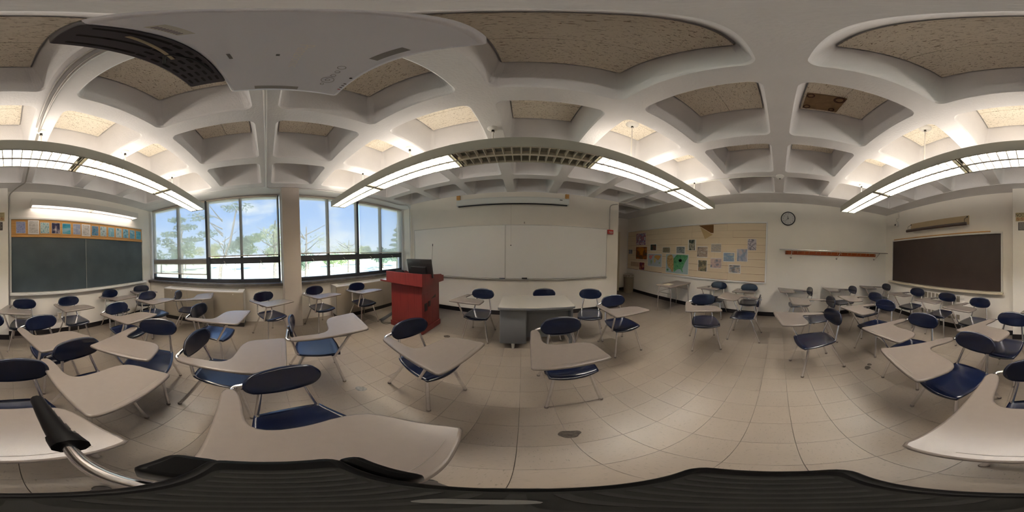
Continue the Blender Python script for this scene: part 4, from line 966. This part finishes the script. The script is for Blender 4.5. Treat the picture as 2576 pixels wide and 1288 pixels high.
MB().tube(rounded([(0, 0, .12), (.015, 0, .3), (.035, -.0, .57)], .2), .0035, 6).build('gooseneck', GREYMET, mc); MB().tube([(.035, 0, .57), (.038, 0, .61)], .006, 8).build('capsule', BLACKP, mc)
cp = thing('control_panel', (-2.05, 2.22, .9455), 'small black sloped control panel at the window side of the lectern', 'control panel')
prism_x(MB(), [(-.07, .0), (.09, .0), (.09, .03), (-.06, .155)], -.09, .09).build('body', BLACKP, cp)
MB().add([(-.08, .085, .0365), (.08, .085, .0365), (.08, -.05, .149), (-.08, -.05, .149)], [(0, 1, 2, 3)]).build('touch_screen', mat('screen_off2', (.02, .022, .03), .2), cp)
# floor cable cover and cables
tag(prism_y(MB(), [(-.055, 0), (.055, 0), (.02, .02), (-.02, .02)], -.30, .30).build('cable_cover', mat('cover_rubber', (.06, .06, .065), .6)), 'dark rubber floor cable cover between lectern and radiator', 'cable cover')
bpy.data.objects['cable_cover'].location = (-2.56, 2.33, 0); bpy.data.objects['cable_cover'].rotation_euler = (0, 0, math.radians(18))
cb = MB()
cb.tube(rounded([(-2.44, 2.06, .006), (-2.43, 2.01, .006), (-2.36, 1.98, .006), (-2.26, 1.98, .006), (-2.21, 2.09, .006)], .08), .006, 6)
cb.tube(rounded([(-2.46, 2.06, .006), (-2.42, 2.0, .006), (-2.33, 2.03, .006), (-2.21, 2.13, .006)], .06), .006, 6)
tag(cb.build('loose_cables', BLACKP), 'tangle of grey cables on the floor at the lectern foot', 'cable')

# ------------------------------------------------------------ small table with paper, waste bin
tb = thing('side_table', (3.29, 2.43, 0), 'small grey-beige table with chrome legs under the bulletin board', 'table')
MB().slab(rrect(-.435, .435, -.235, .235, .025, 3), .657, .678, .008, 2).build('table_top', mat('table_laminate', (.24, .20, .17), .4), tb)
for sx in (-1, 1):
    for sy in (-1, 1): MB().tube(rounded([(sx * .385, sy * .20, 0), (sx * .37, sy * .185, .60), (sx * .37, sy * .10, .655)], .05), .011, 8).build('leg', CHROME, tb)
    MB().tube([(sx * .375, -.19, .50), (sx * .375, .19, .50)], .008, 8).build('side_rail', CHROME, tb); MB().tube([(sx * .375, .19, .51), (sx * .37, -.17, .64)], .007, 8).build('diagonal_brace', CHROME, tb)
tag(MB().box(-.12, .12, -.085, .085, 0, .003).build('paper_sheet', PAPERC), 'cream paper sheets lying on the small table', 'paper').location = (3.10, 2.46, .6782)
bpy.data.objects['paper_sheet'].rotation_euler = (0, 0, .15)
tr = thing('waste_bin', (3.545, 4.63, 0), 'tan plastic waste bin in the alcove beside the bulletin board', 'trash can')
MB().lathe([(.0, 0), (.165, 0), (.168, .01), (.185, .60), (.195, .605), (.195, .64), (.185, .645), (.178, .60), (.16, .02), (.0, .02)], (0, 0, 0), 28).build('bin', TRASH, tr)
m_ = MB()
pts = []
for k in range(28):
    a = 2 * PI * k / 28; q = 1 + .05 * math.sin(k * 2.3) ; pts.append(((.19 * q) * math.cos(a), (.19 * q) * math.sin(a)))
v = [(x, y, .635 + .014 * math.sin(i * 1.7)) for i, (x, y) in enumerate(pts)] + [(x * 1.03, y * 1.03, .58 + .012 * math.sin(i * 2.9)) for i, (x, y) in enumerate(pts)] + [(x * .9, y * .9, .66) for x, y in pts] + [(x * .85, y * .85, .55) for x, y in pts]
f = []
for a0, b0 in ((28, 0), (0, 56), (56, 84)):
    for k in range(28): f.append((a0 + k, a0 + (k + 1) % 28, b0 + (k + 1) % 28, b0 + k))
m_.add(v, f, 0, True).build('bin_liner', mat('liner_grey', (.40, .35, .29), .45), tr)

# ------------------------------------------------------------ camera tripod under the viewpoint
TRIP = mat('tripod_black', (.004, .0038, .0042), .45, spec=.15)
tp = thing('tripod', (0, 0, 0), 'black camera tripod with chrome pan handle at the centre of the room', 'tripod')
HT = CAMZ - .160
MB().slab(rrect(-.051, .043, -.024, .0185, .006, 4), HT - .018, HT, .004, 2).build('quick_plate', TRIP, tp)
pl = MB().slab(rrect(-.040, .036, -.018, .0145, .004, 3), HT, HT + .0015, .0, 2).build('rubber_pad', mat('pad_rubber', (.006, .0055, .005), .85), tp)
for q in range(16): MB().box(-.038 + q * .0047, -.0362 + q * .0047, -.016, .0125, HT + .0015, HT + .0022).build('pad_rib', mat('pad_rib_rubber', (.011, .0105, .0095), .8), pl)
MB().slab(rrect(-.006, .0022, .0025, .0070, .002, 3), HT + .0022, HT + .0026, 0.).build('plate_window', mat('plate_pale', (.10, .098, .095), .4), tp)
MB().slab(rrect(-.055, -.030, -.042, -.020, .006, 3), HT - .05, HT - .012, .004, 2).build('lock_lever', TRIP, tp)
MB().slab(rrect(-.052, -.020, .0186, .028, .004, 3), HT - .04, HT - .012, .003, 2).build('side_lug', TRIP, tp)
MB().box(-.03, .03, -.02, .02, HT - .11, HT - .018, 0, .008).build('tilt_head', TRIP, tp)
MB().lathe([(.0, HT - .16), (.032, HT - .16), (.034, HT - .13), (.03, HT - .11), (0, HT - .11)], (0, 0, 0), 18).build('pan_base', TRIP, tp)
MB().tube([(-.022, -.018, CAMZ - .205), (-.030, -.075, CAMZ - .232), (-.038, -.125, CAMZ - .255)], .0052, 10).build('pan_rod', CHROME, tp)
gp = [(-.0375, -.108, CAMZ - .250), (-.0385, -.130, CAMZ - .258), (-.040, -.18, CAMZ - .276), (-.040, -.23, CAMZ - .293), (-.040, -.268, CAMZ - .310)]
gr = MB(); P_ = [Vector(p) for p in gp]
gr.tube(gp, .0125, 10, r2=.0115); gr.tube(gp[:2], .0145, 10); gr.build('pan_grip', TRIP, tp)
for q in range(5): MB().box(-.055, -.0515, -.145 - q * .024, -.132 - q * .024, CAMZ - .278 - q * .0085, CAMZ - .268 - q * .0085).build('grip_notch', RUBBER, tp)
MB().tube([(0, 0, HT - .16), (0, 0, .62)], .014, 12).build('centre_column', mat('column_metal', (.10, .10, .11), .35, metal=.6), tp)
MB().lathe([(.0, 1.0), (.034, 1.0), (.036, 1.03), (.03, 1.07), (0, 1.075)], (0, 0, 0), 16).build('leg_hub', TRIP, tp)
for a in (155.5, 275., 35.):
    a = math.radians(a + 0); d = Vector((math.sin(a), math.cos(a), 0))
for dx, dy in ((-.11, -.24), (-.145, .196), (.255, .044)):
    d = Vector((dx, dy, 0)); k = d.normalized()
    lg = MB().tube([k * .034 + Vector((0, 0, 1.02)), d * .93 + Vector((0, 0, .02))], .0125, 10, r2=.009).build('leg', mat('leg_metal', (.05, .05, .055), .4, metal=.5), tp)
    MB().tube([d * .90 + Vector((0, 0, .03)), d * .98 + Vector((0, 0, .0085))], .0135, 10, r2=.0085).build('rubber_foot', RUBBER, lg)

# ------------------------------------------------------------ outdoors: lawn and trees beyond the windows
LAWN = ramp_mat('glare_lawn_grass', [(.50, .54, .38), (.62, .64, .48), (.56, .58, .42)], (.3, .3, .3), 4., .9)  # grass colour paled to put the overexposed outdoor glare into it
gm = MB(); gm.add([(-140, -120, -1.6), (-4.2, -120, -1.6), (-4.2, 120, -1.6), (-140, 120, -1.6)], [(0, 1, 2, 3)])
tag(gm.build('lawn', LAWN), 'glare-paled sunlit lawn outside the windows', 'lawn', kind='stuff')
def leaf_mat(nm, c):
    m = bpy.data.materials.new(nm); m.use_nodes = True; n = m.node_tree.nodes; l = m.node_tree.links; n.clear()
    o = n.new('ShaderNodeOutputMaterial'); a = n.new('ShaderNodeBsdfDiffuse'); b = n.new('ShaderNodeBsdfTranslucent'); mx_ = n.new('ShaderNodeMixShader')
    a.inputs[0].default_value = (*c, 1); b.inputs[0].default_value = (*[min(1, q * 1.3) for q in c], 1); mx_.inputs[0].default_value = .4
    l.new(a.outputs[0], mx_.inputs[1]); l.new(b.outputs[0], mx_.inputs[2]); l.new(mx_.outputs[0], o.inputs[0]); return m
LEAFG, LEAFY, LEAFD = leaf_mat('hazy_leaf_green', (.38, .46, .28)), leaf_mat('hazy_leaf_spring', (.54, .56, .38)), leaf_mat('hazy_needle_green', (.27, .34, .27))  # leaf colours lightened, with the outdoor haze painted in
BARK = mat('bark', (.24, .21, .18), .9, var=.3, vscale=8)
def foliage(clusters, n, size, seed):
    rd = random.Random(seed); m = MB()
    for (cx, cy, cz, rx, ry, rz) in clusters:
        for _ in range(n):
            a, b = rd.uniform(0, 2 * PI), rd.uniform(-1, 1); q = rd.random() ** .4; s = math.sqrt(1 - b * b)
            p = Vector((cx + rx * q * s * math.cos(a), cy + ry * q * s * math.sin(a), cz + rz * q * b))
            u = Vector((rd.gauss(0, 1), rd.gauss(0, 1), rd.gauss(0, 1))).normalized(); w_ = u.orthogonal().normalized() * size * rd.uniform(.5, 1.2); u = u * size * rd.uniform(.6, 1.4)
            m.add([p - u, p + w_ * .5, p + u, p - w_ * .5], [(0, 1, 2, 3)])
    return m
def tree(x, y, clusters, trunk, m, label, n=260, size=.16, seed=1, branches=()):
    t = thing('tree', (x, y, -1.6), label, 'tree', 0, 'trees outside the windows')
    tk = MB().tube(trunk, .16, 8, r2=.05)
    for b in branches: tk.tube(b, .055, 6, r2=.015)
    tk.build('trunk', BARK, t)
    tag(foliage(clusters, n, size, seed).build('foliage', m, t), kind='stuff')
def roundcl(r, h, k, seed):
    rd = random.Random(seed); return [(rd.uniform(-r, r), rd.uniform(-r, r), h + rd.uniform(-.35 * h, .35 * h), r * .55, r * .55, r * .45) for _ in range(k)]
def br(seed, h0, h1, k, L):
    rd = random.Random(seed); o_ = []
    for _ in range(k):
        a = rd.uniform(0, 2 * PI); z = rd.uniform(h0, h1); o_.append([(0, 0, z), (L * .5 * math.cos(a), L * .5 * math.sin(a), z + .5), (L * math.cos(a), L * math.sin(a), z + 1.1)])
    return o_
tree(-17., -9.8, [(0, .6, 6.6, 1.6, 1.6, .35), (.8, -.9, 5.8, 1.7, 1.3, .3), (-.3, 1.2, 5.1, 1.5, 1.7, .3), (.3, -.3, 7.6, 1.2, 1.2, .3), (.2, .5, 4.2, 1.7, 1.4, .5), (.2, -.6, 3.2, 1.8, 1.6, .6)], [(0, 0, 0), (.1, .2, 4), (.2, .1, 8.4)], LEAFD, 'tall layered pine by the first window', 260, .17, 1, br(1, 3, 6, 6, 1.6))
tree(-12.5, -3.4, [(.2, -1.9, 6.4, .9, 1.3, .35), (0, 1.2, 6.9, 1.2, 1.3, .3), (.2, -1.2, 4.9, .9, 1.0, .3), (0, .9, 3.6, .9, 1.4, .5)], [(0, -.5, 0), (.1, -.2, 2.2), (.2, .65, 4.2), (.1, 1.2, 6.8)], LEAFD, 'pine with leaning trunk behind the second blind', 170, .12, 2, br(2, 3, 6, 9, 2.0))
tree(-14., .6, roundcl(1.8, 4.2, 7, 3), [(0, 0, 0), (.1, .1, 3), (0, .2, 6)], LEAFY, 'spring-green tree left of the column', 200, .13, 3, br(3, 2.4, 5, 9, 2.0))
tree(-15., 3.6, roundcl(1.8, 3.6, 5, 4), [(0, 0, 0), (.1, .1, 3), (0, .2, 5.6)], LEAFY, 'thin budding tree right of the column', 90, .11, 4, br(4, 2, 5, 12, 2.2))
tree(-17., 17.5, [(0, 0, 1.8 + q * .75, 1.9 - q * .25, 1.9 - q * .25, .22) for q in range(7)], [(0, 0, 0), (0, 0, 3.5), (0, 0, 7.2)], LEAFD, 'conical spruce at the whiteboard end', 260, .16, 5, ())
tree(-22., 12., roundcl(2.4, 3.0, 6, 6), [(0, 0, 0), (0, .1, 2.5), (0, .2, 5)], LEAFY, 'bare-branched tree left of the spruce', 90, .14, 6, br(6, 1.8, 4.4, 12, 2.6))
for q in range(14):
    a = math.radians(-58 + q * 9.2); rr_ = 34 + 5 * math.sin(q * 2.1)
    tree(-rr_ * math.cos(a) - 2, rr_ * math.sin(a), roundcl(2.4, 2.4 + .8 * math.sin(q * 1.3) + (2.2 if q < 7 else 0), 6, 20 + q), [(0, 0, 0), (0, .1, 1.5), (0, .1, 3)], (LEAFG, LEAFY, LEAFD)[q % 3], 'distant hedge-line tree beyond the lawn', 150, .34, 40 + q)
